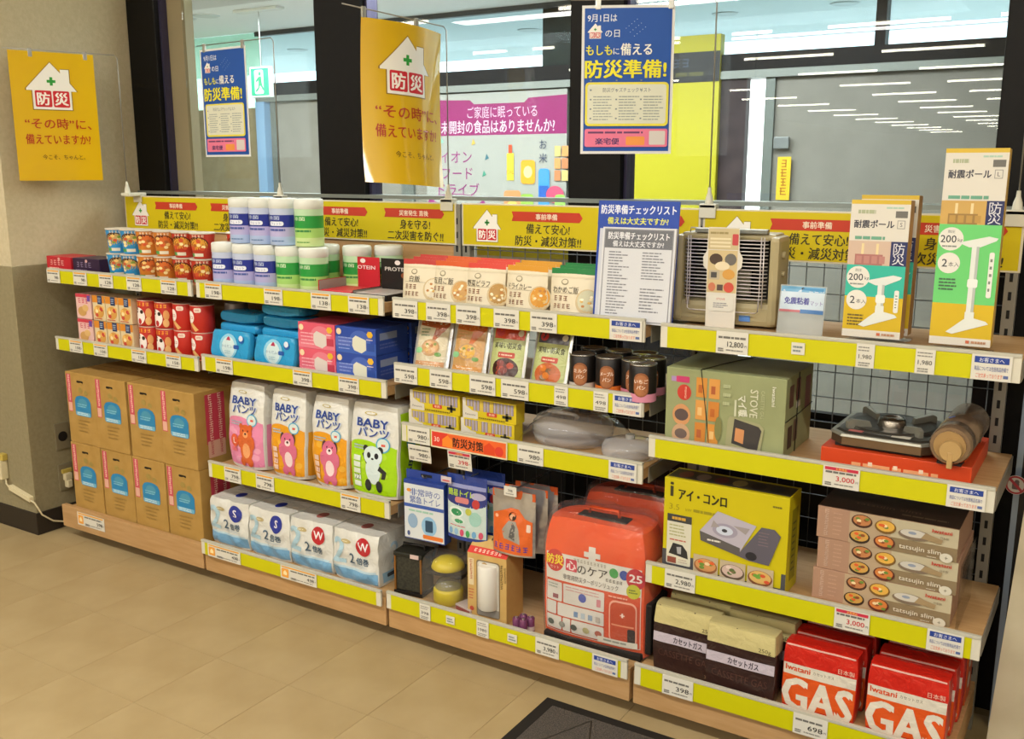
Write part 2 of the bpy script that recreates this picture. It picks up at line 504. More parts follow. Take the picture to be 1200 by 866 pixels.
structure('window_5', MB().box(-1.58, 3.8, 2.81, 2.818, 2.145, 2.5, film('transom_glass', '#E2F0F4', 0.12, 0.0)).mesh(), label='transom glass over the lobby doors')
structure('trim_9', MB().box(-1.60, 3.8, 2.79, 2.83, 2.47, 2.5, mat('#3A4046', 0.5)).mesh(), label='dark ceiling line above the transom glass')
def door(i, x0, x1, label, m=VG):
    t = structure('door_%d' % i, MB().box(x0, x1, 2.79, 2.83, 0, 2.02, m, 0.003).mesh(), label=label)
    obj('door_frame', MB().box(x0, x0 + .05, 2.77, 2.79, 0, 2.02, mat('#6F7672', 0.4, 0.3)).box(x1 - .05, x1, 2.77, 2.79, 0, 2.02, mat('#6F7672', 0.4, 0.3)).mesh(), t)
    return t
door(1, -1.46, -.25, 'grey lobby door behind the left window')
door(2, -.25, .93, 'grey lobby door behind the magenta poster')
d3 = door(3, 2.10, 3.44, 'wide grey lobby door behind the right window')
obj('door_handle', MB().box(2.16, 2.24, 2.755, 2.775, 1.66, 1.72, mat('#7B8080', 0.4, 0.4), 0.004).mesh(), d3)
structure('trim_10', MB().box(-1.574, -1.49, 2.74, 2.82, 0, 2.02, mat('#7FA2C4', 0.35)).mesh(), label='blue grey door post in the lobby')
structure('trim_11', MB().box(.727, .93, 2.835, 2.95, 0, 2.5, tex_mat('brown_column', '#3A2E28', '#4A3C34', 12)).mesh(), label='brown column beyond the lobby doors')
structure('trim_12', MB().box(2.626, 2.676, 2.77, 2.85, 2.145, 2.5, DK).mesh(), label='dark post in the transom glass')
structure('trim_13', MB().box(1.25, 1.32, 2.76, 2.80, 0, 2.02, mat('#A9C4DE', 0.4)).box(1.14, 1.20, 2.76, 2.80, 0, 2.02, mat('#A9C4DE', 0.4)).box(.93, 1.14, 2.80, 2.84, 0, 2.02, DK).mesh(), label='pale blue door posts in the lobby beside the yellow panel')
structure('trim_14', MB().box(1.32, 1.86, 2.75, 2.80, 0, 1.279, DK).box(1.86, 2.00, 2.77, 2.83, 0, 2.06, tex_mat('dark_brown_panel', '#2A2024', '#3A2E30', 9)).mesh(), label='dark panel below and right of the yellow signboard in the lobby')
structure('trim_15', MB().box(3.44, 3.8, 2.77, 2.83, 0, 2.06, DK).mesh(), label='dark panel at the right end of the lobby')
YP = mat('#A8A21A', 0.5)
yp = thing('yellow_signboard', MB().box(1.32, 1.86, 2.74, 2.80, 1.28, 2.25, YP, 0.004).mesh(), 'tall bright yellow panel with a black band in the entrance lobby', 'panel')
P = Print()
P.rect(1.32, 2.01, 1.86, 2.165, '#14141A')
P.vblocks(5, 1.46, 2.11, .05, '#3C4A5C', horiz=True)
P.lines(1.40, 2.03, 1.80, 2.075, 1, '#4A4A22')
obj('black_band', P.mesh(lambda u, v, d: (u, 2.74 - d * 4 - .001, v)), yp)
# canopy and street outside
structure('ceiling_canopy', MB().box(-9, 9, 2.83, 5.1, 2.5, 2.62, mat('#E6ECEE', 0.8)).mesh(), label='pale blue canopy soffit outside the lobby')
structure('floor_outside', MB().box(-14, 14, 2.9, 16, -.12, -.02, mat('#C4C4C0', 0.8)).mesh(), label='grey pavement outside')
DLM = mat('#FFFFFF', 0.5, emit=6.0); DLR = mat('#C8CCCC', 0.5)
dl_ring = MB().lathe([(.062, -.004), (.075, -.006), (.085, 0), (.06, 0)], DLR, 24).mesh('ring')
dl_disc = MB().lathe([(.062, -.003), (.062, 0)], DLM, 24).mesh('disc')
dl_off = MB().lathe([(.062, -.003), (.062, 0)], mat('#B4C4CC', 0.3), 24).mesh('disc')
for i, (x, y, on, lb) in enumerate(((-1.284, 2.09, 1, 'lit round downlight in the lobby ceiling, right of two'), (-1.50, 2.09, 1, 'lit round downlight in the lobby ceiling, left of two'),
        (-2.09, 3.72, 0, 'unlit round downlight in the canopy seen through the left window'), (.10, 3.72, 0, 'unlit round downlight in the canopy above the magenta poster'),
        (1.504, 3.74, 0, 'unlit round downlight in the canopy above the yellow panel'), (2.227, 3.74, 0, 'unlit round downlight in the canopy above the grey door'))):
    t = thing('downlight', dl_ring, lb, 'downlight', 'round ceiling downlights', (x, y, 2.4998))
    obj('lens', dl_disc if on else dl_off, t)
# exit sign hung from the lobby ceiling
ex = thing('exit_sign', MB().box(-.085, .085, 0, .03, 0, .18, mat('#B4C0BA', 0.4), 0.004).mesh(), 'green and white running man exit sign hanging in the lobby', 'exit sign', None, (-.80, 2.05, 1.985))
P = Print()
P.rect(-.075, .01, .075, .17, '#128460')
P.rr(-.045, .02, .03, .16, .01, '#B8CCC2')
RM = '#0E7850'
P.ell(.0, .138, .012, .012, RM)
P.poly([(-.012, .12), (.012, .125), (.016, .08), (.034, .045), (.024, .038), (.002, .07), (-.012, .045), (-.034, .03), (-.040, .04), (-.016, .06), (-.012, .085)], RM)
P.poly([(-.012, .12), (-.034, .1), (-.03, .085), (-.006, .105)], RM)
obj('pictogram', P.mesh(), ex)
obj('hanger', MB().tube([(0, .015, .18), (0, .015, .505)], .004, mat('#B8BCBC', 0.4)).box(-.18, .18, -.02, .05, .498, .513, mat('#DADCD8', 0.5)).mesh(), ex)

# magenta poster hung in the lobby
P = Print(0.0003)
PW, PH = 1.02, .80
P.rect(-.51, .0, .51, .80, '#9C9E98')
P.poly([(-.51, .55), (.51, .55), (.51, .77), (.25, .76), (.22, .735), (-.14, .735), (-.17, .76), (-.51, .77)], '#861A5E')
P.text('ご家庭に眠っている', .06, .685, .075, '#CDB8C8', w=.50)
P.text('未開封の食品はありませんか?', .02, .60, .085, '#D0C0CC', w=.82, bold=.01)
for i, (t, y) in enumerate((('イオン', .42), ('フード', .32), ('ドライブ', .22))): P.text(t, -.28 + .01 * i, y, .085, '#8A2A72')
P.ell(-.28, .14, .22, .055, '#8A2A72', 24); P.ell(-.27, .155, .185, .035, '#9C9E98', 24)
for x, y, c in ((-.40, .50, '#8AC4B0'), (-.16, .49, '#C8A850'), (-.06, .40, '#3A6A78'), (-.08, .30, '#48907A'), (-.46, .36, '#B87A98')):
    P.poly([(x, y), (x + .03, y + .012), (x + .012, y + .04)], c)
P.rect(.10, .28, .15, .44, '#D8C83A'); P.rect(.113, .44, .137, .49, '#C84A2A'); P.text('OIL', .125, .33, .035, '#C8502A')
P.rr(.20, .26, .30, .40, .02, '#D89A2A'); P.ell(.25, .33, .03, .035, '#F0D890')
P.rr(.08, .06, .20, .22, .02, '#C88A5A'); P.ell(.14, .12, .04, .04, '#E0C060'); P.rr(.20, .06, .29, .2, .02, '#8AB048')
P.text('お', .355, .49, .06, '#2A3A5A'); P.text('米', .355, .41, .06, '#2A3A5A')
P.rr(.325, .04, .40, .35, .02, '#3A8AC8'); P.rect(.33, .17, .395, .25, '#2858A8')
for i in range(3):
    for j in range(3): P.rect(.43 + i * .05 + .004, .42 - j * .07, .43 + i * .05 + .046, .48 - j * .07, ('#C8B070', '#D09058', '#B87850')[(i + j) % 3])
P.ell(.44, .2, .06, .05, '#C84A6A'); P.rr(.44, .07, .51, .2, .02, '#8AC858'); P.ell(.40, .05, .05, .04, '#7A4A5A')
mp = thing('food_drive_poster', MB().box(-.51, .51, 0, .006, 0, .80, mat('#9C9E98', 0.6)).mesh(), 'wide poster with magenta heading and food pictures on the lobby door', 'poster', None, (.43, 2.755, 1.21))
obj('printed_front', P.mesh(), mp)
# small yellow sticker on the lobby door, poster on the pane behind the rice pouches
st = thing('door_sticker', MB().box(-.035, .035, 0, .003, 0, .22, mat('#D8B828', 0.6)).mesh(), 'narrow yellow vertical sticker on the grey lobby door', 'sticker', None, (2.22, 2.765, 1.40))
obj('printed_front', Print().vblocks(4, 0, .185, .045, '#A86A1A').mesh(), st)
wp = thing('window_poster', MB().box(-.24, .24, 0, .003, 0, .16, mat('#B8B6A8', 0.6)).mesh(), 'window poster ending in red kana, glimpsed under the header sign above the rice pouches', 'poster', None, (1.99, .625, 1.14))
P = Print(); P.rect(-.24, .11, .24, .16, '#B8B030'); P.text('ください', .03, .055, .085, '#8A3A34', w=.32)
obj('printed_front', P.mesh(), wp)

# right edge: leaning cream panel, dark door glass and round sticker
cp = thing('leaning_cream_board', MB().prism([(3.597, 0), (3.69, 0), (3.735, 1.0), (3.642, 1.0)], .25, .275, tex_mat('cream_board', '#B9AF92', '#C4BA9E', 8)).mesh(), 'cream board leaning at the right end of the shelves', 'panel')
obj('edge_band', MB().prism([(3.69, 0), (3.72, 0), (3.765, 1.0), (3.735, 1.0)], .23, .285, mat('#7C7A66', 0.6)).mesh(), cp)
structure('trim_16', MB().box(3.60, 3.72, .50, .56, 0, .87, mat('#0E0D10', 0.3)).box(3.585, 3.60, .50, .55, 0, 1.44, mat('#8FA0B4', 0.25, 0.3)).mesh(), label='dark glazed door edge right of the shelves')
ps = thing('round_sign', MB().lathe([(.026, -.002), (.026, 0)], mat('#D8D2C8', 0.5), 28, (0, 0, 0), 'y').mesh(), 'small round red prohibition sticker on the dark glass right of the shelves', 'sticker', None, (3.592, .46, .735), )
P = Print()
P.ell(0, 0, .025, .025, '#B03A44', 28); P.ell(0, 0, .020, .020, '#CFC8BE', 28)
P.rr(-.009, -.012, .008, .007, .003, '#6A5A5A'); P.ell(.002, .009, .006, .006, '#6A5A5A')
P.poly([(-.017, .012), (-.012, .017), (.017, -.012), (.012, -.017)], '#B03A44')
obj('pictogram', P.mesh(lambda u, v, d: (u, -d - .0025, v)), ps)

# wall sockets, raceway and cord at the lower left
IV = mat('#D4C9A4', 0.5); PLATE = mat('#7C7258', 0.5)
for z, lb, pl in ((.41, 'dark socket plate with a round hole on the left wall, upper of two', 0), (.225, 'dark socket plate holding a white plug on the left wall, lower of two', 1)):
    t = thing('wall_socket', MB().box(0, .008, -.034, .034, -.06, .06, PLATE, 0.003).mesh(), lb, 'socket', None, (-.105, .10, z))
    if pl:
        obj('plug', MB().box(.008, .03, -.018, .016, -.012, .02, IV, 0.004).box(.008, .035, -.012, .01, -.045, -.01, IV, 0.004).mesh(), t)
        obj('socket_cap', MB().box(.008, .02, -.024, .022, .02, .038, mat('#B8A24C', 0.5), 0.003).mesh(), t)
    else:
        obj('socket_hole', MB().lathe([(.022, 0), (.022, .002)], mat('#161310', 0.6), 20, (.008, 0, 0), 'x').mesh(), t)
pc = thing('power_cord', MB().tube([(-.291, -.064, .225), (-.285, -.066, .205), (-.262, -.066, .190)], .004, IV).mesh(), 'cream power cord running from a plug down the left wall', 'cord')
obj('plug', MB().box(-.315, -.285, -.085, -.05, .225, .31, IV, 0.006).box(-.318, -.28, -.075, -.05, .31, .34, mat('#B8A24C', 0.5), 0.004).mesh(), pc)
obj('lower_cord', MB().tube([(-.125, -.066, .165), (-.095, -.06, .15), (-.088, -.035, .09), (-.084, .01, .05), (-.08, .05, .035), (-.06, .10, .03)], .004, IV).mesh(), pc)
obj('raceway', MB().prism([(-.265, .182), (-.115, .152), (-.115, .172), (-.265, .202)], -.07, -.05, IV).mesh(), pc)

# entrance mat
mt = thing('entrance_mat', MB().box(2.444, 4.4, -1.3, -.038, 0, .006, mat('#17130F', 0.8), 0.002).mesh(), 'dark grey carpet mat with a black rubber border on the floor', 'mat')
obj('carpet', MB().box(2.485, 4.36, -1.26, -.078, .006, .011, tex_mat('mat_carpet', '#3C3834', '#575049', 260, (1, 1, 1), 0.95, 2, 0.8, 300)).mesh(), mt)
P = Print()
for k in range(-4, 12):
    for sg in (1, -1):
        x = 2.62 + k * .17
        a = (x, -.09); b = (x + sg * .5, -1.2)
        if min(a[0], b[0]) < 2.49 or max(a[0], b[0]) > 4.35: 
            if sg < 0 and a[0] > 2.5 and a[0] < 4.3: tt = (a[0] - 2.49) / .5; b = (2.49, -.09 - 1.11 * tt)
            else: continue
        P.poly([(a[0] - .0025, a[1]), (b[0] - .0025, b[1]), (b[0] + .0025, b[1]), (a[0] + .0025, a[1])], '#1E1B18')
obj('woven_lines', P.mesh(lambda u, v, d: (u, v, .0112 + d * .02)), mt)

# ------------------------------------------------------------------ shelving units
YEL = mat('#C6C204', 0.42)
RAILW = mat('#D2CEBC', 0.45)
LIPM = mat('#B9B6A6', 0.35)
POST = mat('#8E8B80', 0.4, 0.3)
DARKS = mat('#0C0C0C', 0.7)
WIRE = mat('#6E7478', 0.35, 0.6)
RAILS = {}
def unit(key, x0, x1, levels, base, backing, label):
    w = x1 - x0
    u = bpy.data.objects.new('shelving_unit', None); link(u)
    u.location = (x0, 0, 0)
    tagp(u, label, 'shelf', 'shelving units in a row')
    # base: kick board, deck
    bm = MB().box(.006, w - .006, 0, .022, .05, base['kt'], WOOD(), 0.002)
    obj('kick_board', bm.mesh(), u)
    obj('deck', MB().box(.006, w - .006, .022, .46, .05, base['deck'], WOOD()).mesh(), u)
    # posts with slots
    for px in (.004, w - .034):
        pm = MB().box(px, px + .03, .455, .485, .0, 1.44, POST, 0.001)
        p = obj('upright_post', pm.mesh(), u)
        sl = MB()
        for k in range(26):
            sl.box(px + .011, px + .019, .4538, .456, .17 + k * .048, .17 + k * .048 + .022, DARKS)
        obj('slots', sl.mesh(), p)['kind'] = 'stuff'
    if backing == 'wood':
        obj('back_panel', MB().box(.034, w - .034, .462, .475, .128, 1.43, WOOD()).mesh(), u)
    else:
        g = MB()
        k = .05
        while k < w - .04:
            g.tube([(k, .472, .13), (k, .472, 1.43)], .0017, WIRE, 5); k += .05
        z = .16
        while z < 1.42:
            g.tube([(.03, .468, z), (w - .03, .468, z)], .0017, WIRE, 5); z += .075
        obj('wire_grid', g.mesh(), u)['kind'] = 'stuff'
    for li, (rx0, rx1, y, zt, zb, board) in enumerate(levels):
        a, b = rx0 - x0, rx1 - x0
        if board:
            s = obj('shelf_board', MB().box(a + .004, b - .004, y + .012, .455, zt - .052, zt - .02, WOOD(), 0.0015).mesh(), u)
            for bx in (a + .001, b - .004): obj('bracket', MB().box(bx, bx + .003, y + .05, .455, zt - .07, zt - .024, POST).mesh(), s)
        r = obj('price_rail', MB().box(a, b, y, y + .008, zb, zt, RAILW, 0.001).mesh(), u)
        obj('yellow_strip', MB().box(a + .02, b - .02, y - .0012, y + .001, zb + .001, zt - .006, YEL).mesh(), r)
        obj('clear_lip', MB().box(a, b, y - .002, y + .010, zt - .005, zt + .003, LIPM, 0.001).mesh(), r)
        RAILS[key + str(li + 1)] = (y, zt, zb)
    return u

unit('A', 0, .9, [(.012, .888, .032, 1.158, 1.101, 1), (.012, .888, .040, .872, .818, 1)], {'kt': .146, 'deck': .128}, 'wood', 'shelving unit against the left wall holding cup noodles, snack boxes and water cartons')
unit('B', .9, 1.8, [(.912, 1.788, .034, 1.160, 1.100, 1), (.912, 1.788, .038, .886, .828, 1), (.912, 1.788, .038, .476, .415, 1), (.905, 1.785, -.014, .176, .122, 0)], {'kt': .152, 'deck': .15}, 'wood', 'shelving unit holding wipes, face masks, diaper packs and toilet rolls')
unit('C', 1.8, 2.7, [(1.812, 2.688, .052, 1.158, 1.096, 1), (1.812, 2.690, .053, .947, .885, 1), (1.830, 2.688, .062, .749, .688, 1), (1.806, 2.690, -.010, .180, .122, 0)], {'kt': .152, 'deck': .15}, 'wire', 'shelving unit holding rice pouches, canned bread, batteries and a rescue backpack')
unit('D', 2.7, 3.55, [(2.740, 3.606, .040, 1.154, 1.091, 1), (2.712, 3.580, .046, .838, .779, 1), (2.712, 3.582, .050, .466, .406, 1), (2.714, 3.572, -.012, .180, .118, 0)], {'kt': .152, 'deck': .15}, 'wire', 'rightmost shelving unit holding a gas heater, stoves and gas canister packs')
# ------------------------------------------------------------------ yellow header signs
YH = '#D2BE00'
def header(x0, w, label):
    t = thing('header_sign', MB().box(0, w, 0, .004, 0, .146, mat('#D9D2B8', 0.5), 0.0008).mesh(), label, 'sign', 'yellow header signs along the top of the shelves', (x0, .452, 1.298))
    P = Print()
    P.rect(.006, .005, w - .006, .141, YH)
    house(P, .105, .017, .108, edge='#8A7A30')
    for a, t1, l1, l2, ex in ((.205, '事前準備', '備えて安心!', '防災・減災対策!!', 0), (.555, '災害発生 直後', '身を守る!', '二次災害を防ぐ!!', 0)):
        b = a + .27
        P.poly([(a, .09), (b - .012, .09), (b, .105), (b - .012, .122), (a, .122), (a + .006, .106)], '#C23A22')
        P.text(t1, (a + b) / 2, .106, .021, '#F6E8D0', bold=.02)
        P.text(l1, (a + b) / 2 + .005, .066, .036, '#33301C', w=(.165 if len(l1) > 5 else .135), bold=.012, slant=.06)
        P.text(l2, (a + b) / 2 + .005, .026, .036, '#33301C', w=.25, bold=.012, slant=.06)
    obj('printed_front', P.mesh(), t)
header(-.02, .885, 'yellow disaster header sign above the cup noodles')
header(.905, .875, 'yellow disaster header sign partly hidden behind the stacked wipe canisters')
header(1.805, .875, 'yellow disaster header sign above the rice pouches')
header(2.688, .862, 'yellow disaster header sign behind the gas heater and the pole boxes')

# ------------------------------------------------------------------ poster stands and hanging posters
WHITEP = mat('#D8D6C4', 0.45); WIREM = mat('#9A9890', 0.35, 0.6); CLIP = mat('#B9BAB2', 0.2, 0.5)
def stand(x, top, ang, reach, label, dz=0, y=.462):
    t = bpy.data.objects.new('poster_stand', None); link(t); t.location = (x, y, 1.446)
    tagp(t, label, 'stand', 'wire poster stands clipped to the header signs')
    b = MB().box(-.026, .026, -.018, .012 + .462 - y, -.002, .012, WHITEP, 0.003).box(-.026, .026, -.018 + .462 - y, -.0115 + .462 - y, -.03, .010, WHITEP, 0.002).lathe([(.013, .012), (.011, .03), (.006, .045), (.005, .06)], WHITEP, 10, (0, -.003, 0))
    obj('base_clip', b.mesh(), t)
    ca, sa = math.cos(math.radians(ang)), math.sin(math.radians(ang))
    h = top - 1.446
    pts = [(0, -.003, .05), (0, -.003, h - .012), (-ca * .012, -.003 - sa * .012, h), (-ca * reach, -.003 - sa * reach, h + dz)]
    obj('wire', MB().tube(pts, .0022, WIREM, 6).mesh(), t)
    for k in (.18, .42) if reach > .44 else (.13, .34):
        if k < reach:
            obj('clip', MB().box(-.008, .008, -.004, .004, -.028, .006, CLIP, 0.002).mesh(), t, (-ca * k, -.003 - sa * k, h + dz * k / reach), (0, 0, math.radians(ang)))
    return t

def poster_mesh(w, h, m, curve, n=14):
    b = MB()
    b.grid(lambda a, c: curve((a - .5) * w, c * h, 0), n, n, m, True)
    b.grid(lambda a, c: curve((a - .5) * w, c * h, -.0012), n, n, m, True, flip=True)
    return b.mesh('sheet')

def yellow_poster(loc, ang, label, curl, tilt=0):
    w, h = .325, .51
    def cv(u, v, d):
        s = v / h; y = -curl * math.sin(math.pi * (u / w + .5)) * (1 - .3 * s) - curl * .8 * (1 - s) ** 2
        return (u, y - d, v)
    t = thing('yellow_poster', poster_mesh(w, h, mat('#D8AE04', 0.3, coat=1.0), cv), label, 'poster', 'hanging yellow posters', loc, (0, tilt, math.radians(ang)))
    P = Print(0.00014); P.rough = 0.3; P.coat = 1.0
    house(P, -.01, .285, .185, edge='#8E6E1E')
    RB = '#B23A12'
    P.text('“その時”に、', .005, .228, .046, RB, w=.255, bold=.014)
    P.text('備えていますか?', .0, .166, .044, RB, w=.25, bold=.012)
    P.text('今こそ、ちゃんと。', .015, .095, .022, '#4A3210', w=.165)
    obj('printed_front', P.mesh(lambda u, v, d: cv(u, v, d + .0006), sub=.03), t)
    return t

def blue_poster(loc, ang, label, w=.285, h=.425):
    def cv(u, v, d): return (u, -.004 * math.cos(u / w * 3) - d, v)
    t = thing('blue_poster', poster_mesh(w, h, mat('#E4E6E4', 0.4), cv, 8), label, 'poster', 'hanging blue posters', loc, (0, 0, math.radians(ang)))
    P = Print(0.00014)
    a = w / 2 - .008
    P.rect(-a, .008, a, h - .008, '#1450A8')
    P.text('9月1日は', -.075, h - .035, .024, '#E8EEF6', w=.085, bold=.01)
    house(P, -.095, h - .092, .042)
    P.text('の日', -.045, h - .078, .024, '#E8EEF6', bold=.01)
    for k, (x0, y0) in enumerate(((.0, .38), (.02, .39), (.04, .40))): P.text('・・・・・', .01 + .012 * k, h - .052 - .011 * k, .010, '#B8CCE8', ang=38)
    P.text('もしも', -.083, h - .125, .032, '#E6E23A', w=.075, bold=.02)
    P.text('に', -.033, h - .128, .022, '#E8EEF6', bold=.01)
    P.text('備える', .025, h - .123, .036, '#F2F2EC', w=.09, bold=.02)
    P.text('防災準備!', -.005, h - .178, .054, '#EDE52A', w=.235, bold=.03)
    P.rr(-.122, .080, .122, h - .215, .012, '#E6DC4A')
    P.rr(-.115, .087, .115, h - .221, .008, '#DEE0CC')
    P.text('防災グッズチェックリスト', 0, h - .237, .014, '#5A6878', w=.14)
    for cx in (-.072, .003, .075):
        P.lines(cx - .026, .095, cx + .034, h - .252, 9, '#9AA4A0', .35)
        P.rects([(cx - .036, .1 + j * .0135, cx - .031, .1 + j * .0135 + .004) for j in range(0, 9, 2)], '#7C8A90')
    P.rr(-.122, .020, .122, .072, .006, '#E87A9A')
    P.lines(-.112, .056, .05, .067, 1, '#6A3A66', .5)
    P.rr(.0, .025, .055, .05, .004, '#F09A4A')
    P.text('楽宅便', -.055, .036, .02, '#3A2A66', w=.07, bold=.02)
    P.rr(.068, .026, .115, .066, .003, '#D8D2CC')
    obj('printed_front', P.mesh(lambda u, v, d: cv(u, v, d + .0006), sub=.03), t)
    return t

def hang(P0, ang, s0, s1):
    """middle of a poster hanging from a stand at P0 between distances s0..s1 along its arm"""
    m = (s0 + s1) / 2; a = math.radians(ang)
    return (P0[0] - math.cos(a) * m, P0[1] - math.sin(a) * m)
stand(.078, 2.028, 70, .44, 'wire poster stand by the left wall, holding the flat yellow poster', 0, .40)
x, y = hang((.078, .391), 70, .092, .417)
yellow_poster((x, y, 1.512), 70, 'yellow poster hanging flat beside the left wall', .002)
stand(.931, 2.050, -4, .47, 'wire poster stand behind the wipe canisters, holding the smaller-looking blue poster')
x, y = hang((.931, .459), -4, .165, .45)
blue_poster((x, y, 1.608), -4, 'blue poster hanging in front of the left window, further away')
stand(1.744, 2.030, 76, .42, 'wire poster stand above the gap by the rice pouches, holding the curled yellow poster', .03)
x, y = hang((1.744, .459), 76, .06, .385)
yellow_poster((x, y, 1.508), 76, 'curled glossy yellow poster hanging in front of the second black mullion', .058, math.radians(4))
stand(2.702, 2.040, 28, .42, 'wire poster stand behind the gas heater, holding the larger-looking blue poster')
x, y = hang((2.702, .459), 28, .12, .385)
blue_poster((x, y, 1.604), 28, 'blue poster hanging above the checklist, nearest to the camera', .268, .42)
t = stand(3.528, 2.3, 5, .3, 'wire poster stand at the far right corner of the header signs')

# ------------------------------------------------------------------ price cards
CARDM = mat('#D6D3C6', 0.5)
GREY = '#8C8A82'; INK = '#2E2C2A'
def card(rail, x0, x1, style, price, label, h=None, z=None, yoff=0, tilt=0):
    y, zt, zb = RAILS[rail] if isinstance(rail, str) else rail
    w = x1 - x0
    zz = (zb + .001) if z is None else z
    hh = h or (zt - .005 - zb)
    nm = 'notice_card' if style == 'notice' else ('sale_banner' if style == 'banner' else 'price_card')
    t = thing(nm, boxmesh(round(w, 3), .0016, round(hh, 4), CARDM), label, 'price tag' if nm == 'price_card' else 'sign', 'cards in the shelf price rails', ((x0 + x1) / 2, y - .0045 - yoff, zz), (tilt, 0, 0))
    P = Print(.0001); a = w / 2
    if style == 'notice':
        P.rect(-a + .006, hh * .68, a - .006, hh * .93, '#26408E')
        P.text('お客さまへ', 0, hh * .80, hh * .19, '#E8EAF0', w=w * .62)
        P.text('商品については住居用品売場で', 0, hh * .46, hh * .2, '#4A5A9A', w=w * .84)
        P.text('ご注文承っております', -a * .08, hh * .18, hh * .2, '#D8664A', w=w * .66)
        P.rect(a * .62, hh * .12, a * .86, hh * .24, '#5A6A9A')
    elif style == 'banner':
        P.rect(-a, 0, a, hh, '#D8CDA8')
        P.rect(-a + .004, .005, a - .004, hh - .004, '#E0622A')
        P.rect(-a + .004, .005, -a * .55, hh - .004, '#D23A2A')
        for k in (-.55, .55):
            P.poly([(k * a - .02, .008), (k * a + .02, .008), (k * a + .02, hh * .55), (k * a, hh * .82), (k * a - .02, hh * .55)], '#E8842A' if k < 0 else '#D2421E')
        P.ell(a * .8, hh * .4, hh * .28, hh * .28, '#D23A2A'); P.text('30', -a * .84, hh * .5, hh * .4, '#F2D8C8')
        P.text('防災対策', 0, hh * .48, hh * .6, '#2A1C14', w=w * .40, bold=.02)
    elif style == 'small':
        P.lines(-a + .004, hh * .15, a - .004, hh * .8, 2, '#7C8A88', .5)
    elif style == 'narrow':
        P.lines(-a + .004, hh * .66, a - .004, hh * .92, 2, GREY, .4)
        P.text(price, 0, hh * .45, hh * .26, INK, w=w * .72)
        P.lines(-a + .006, hh * .05, a - .006, hh * .25, 2, GREY, .6)
    else:
        if style in ('orange', 'wide'): P.rect(-a + .006, hh * .87, a - .006, hh * .97, '#E0A02A')
        if style == 'sale':
            P.rect(-a + .004, hh * .82, a - .004, hh * .97, '#C23048'); P.text('お買得品', 0, hh * .895, hh * .12, '#F0C84A', w=w * .3)
        if style == 'wide':
            P.rr(-a + .006, hh * .12, -a + .04, hh * .8, .004, '#E8A040'); P.poly([(-a + .014, hh * .3), (-a + .032, hh * .3), (-a + .032, hh * .5), (-a + .023, hh * .68), (-a + .014, hh * .5)], '#F2DCA8')
        x = -a + (.05 if style == 'wide' else .006)
        P.lines(x, hh * .66, a - .006, hh * .80, 1, '#6C6A64', .7, .1)
        P.text(price, a - .012, hh * .42, hh * .34, '#C22834' if style == 'sale' else INK, w=min(w * .5, hh * .22 * len(price)), al='r', bold=.01)
        P.text('円', a - .006, hh * .38, hh * .12, INK)
        P.lines(-a * .35, hh * .12, a - .012, hh * .22, 1, GREY, .6, .1)
        P.lines(x, hh * .08, x + w * .18, hh * .26, 2, '#7A7872', .7, .1)
    obj('printed_front', P.mesh(), t)
    return t

for x0, x1, p, l in ((.014, .100, '98', 'price card under the red box on the noodle shelf'), (.191, .277, '98', 'price card under the dark purple box on the noodle shelf'), (.355, .441, '128', 'price card under the blue noodle cups'), (.525, .611, '128', 'price card under the orange noodle cups'), (.724, .812, '128', 'price card under the red noodle cups')):
    card('A1', x0, x1, 'orange', p, l)
for x0, x1, p, l in ((.112, .198, '108', 'price card under the pink snack boxes'), (.272, .360, '108', 'price card under the orange and white snack boxes'), (.510, .598, '158', 'price card under the red tins with a white dog-like picture'), (.713, .797, '158', 'price card under the plain red tins')):
    card('A2', x0, x1, 'orange', p, l)
card((0.0, .128, .070), .115, .295, 'wide', '598', 'wide price card on the wooden base under the water cartons', h=.056, z=.078, yoff=-.002)
for x0, x1, p, l in ((.963, 1.05, '198', 'price card under the blue wipe canisters'), (1.263, 1.35, '198', 'price card under the green wipe canisters'), (1.482, 1.57, '138', 'price card under the red open bar box'), (1.646, 1.734, '138', 'price card under the black open bar box')):
    card('B1', x0, x1, 'orange', p, l)
for x0, x1, p, l in ((.992, 1.08, '198', 'price card under the left light blue wet wipe pack'), (1.379, 1.467, '398', 'price card under the pink mask boxes'), (1.588, 1.677, '398', 'price card under the blue mask boxes')):
    card('B2', x0, x1, 'orange', p, l)
for x0, x1, p, l in ((1.003, 1.09, '798', 'price card under the pink diaper pack'), (1.169, 1.26, '798', 'price card under the first orange diaper pack'), (1.578, 1.666, '798', 'price card under the green diaper pack')):
    card('B3', x0, x1, 'orange', p, l)
for x0, x1, l in ((.945, 1.120, 'wide price card under the toilet rolls with a blue S badge'), (1.326, 1.499, 'wide price card under the toilet rolls with a red W badge')):
    card('B4', x0, x1, 'wide', '438', l)
for x0, x1, l in ((1.820, 1.915, 'first of five 398 yen price cards under the rice pouches, counted from the gap'), (1.949, 2.041, 'second of five 398 yen price cards under the rice pouches'), (2.063, 2.151, 'third of five 398 yen price cards, under the vegetable pilaf pouch'), (2.200, 2.288, 'fourth of five 398 yen price cards, under the dry curry pouch'), (2.327, 2.416, 'fifth of five 398 yen price cards, under the green topped pouch')):
    card('C1', x0, x1, 'plain', '398', l)
card('C1', 2.584, 2.682, 'notice', '', 'blue headed notice card under the checklist')
for x0, x1, p, l in ((1.815, 1.908, '598', '598 yen price card under the leftmost soup pouch'), (1.958, 2.043, '598', '598 yen price card under the orange soup pouch'), (2.11, 2.204, '598', '598 yen price card under the red banded food pouch'), (2.225, 2.321, '598', '598 yen price card under the grey banded food pouch')):
    card('C2', x0, x1, 'plain', p, l)
card('C2', 2.409, 2.454, 'narrow', '498', 'narrow price card under the first bread cans')
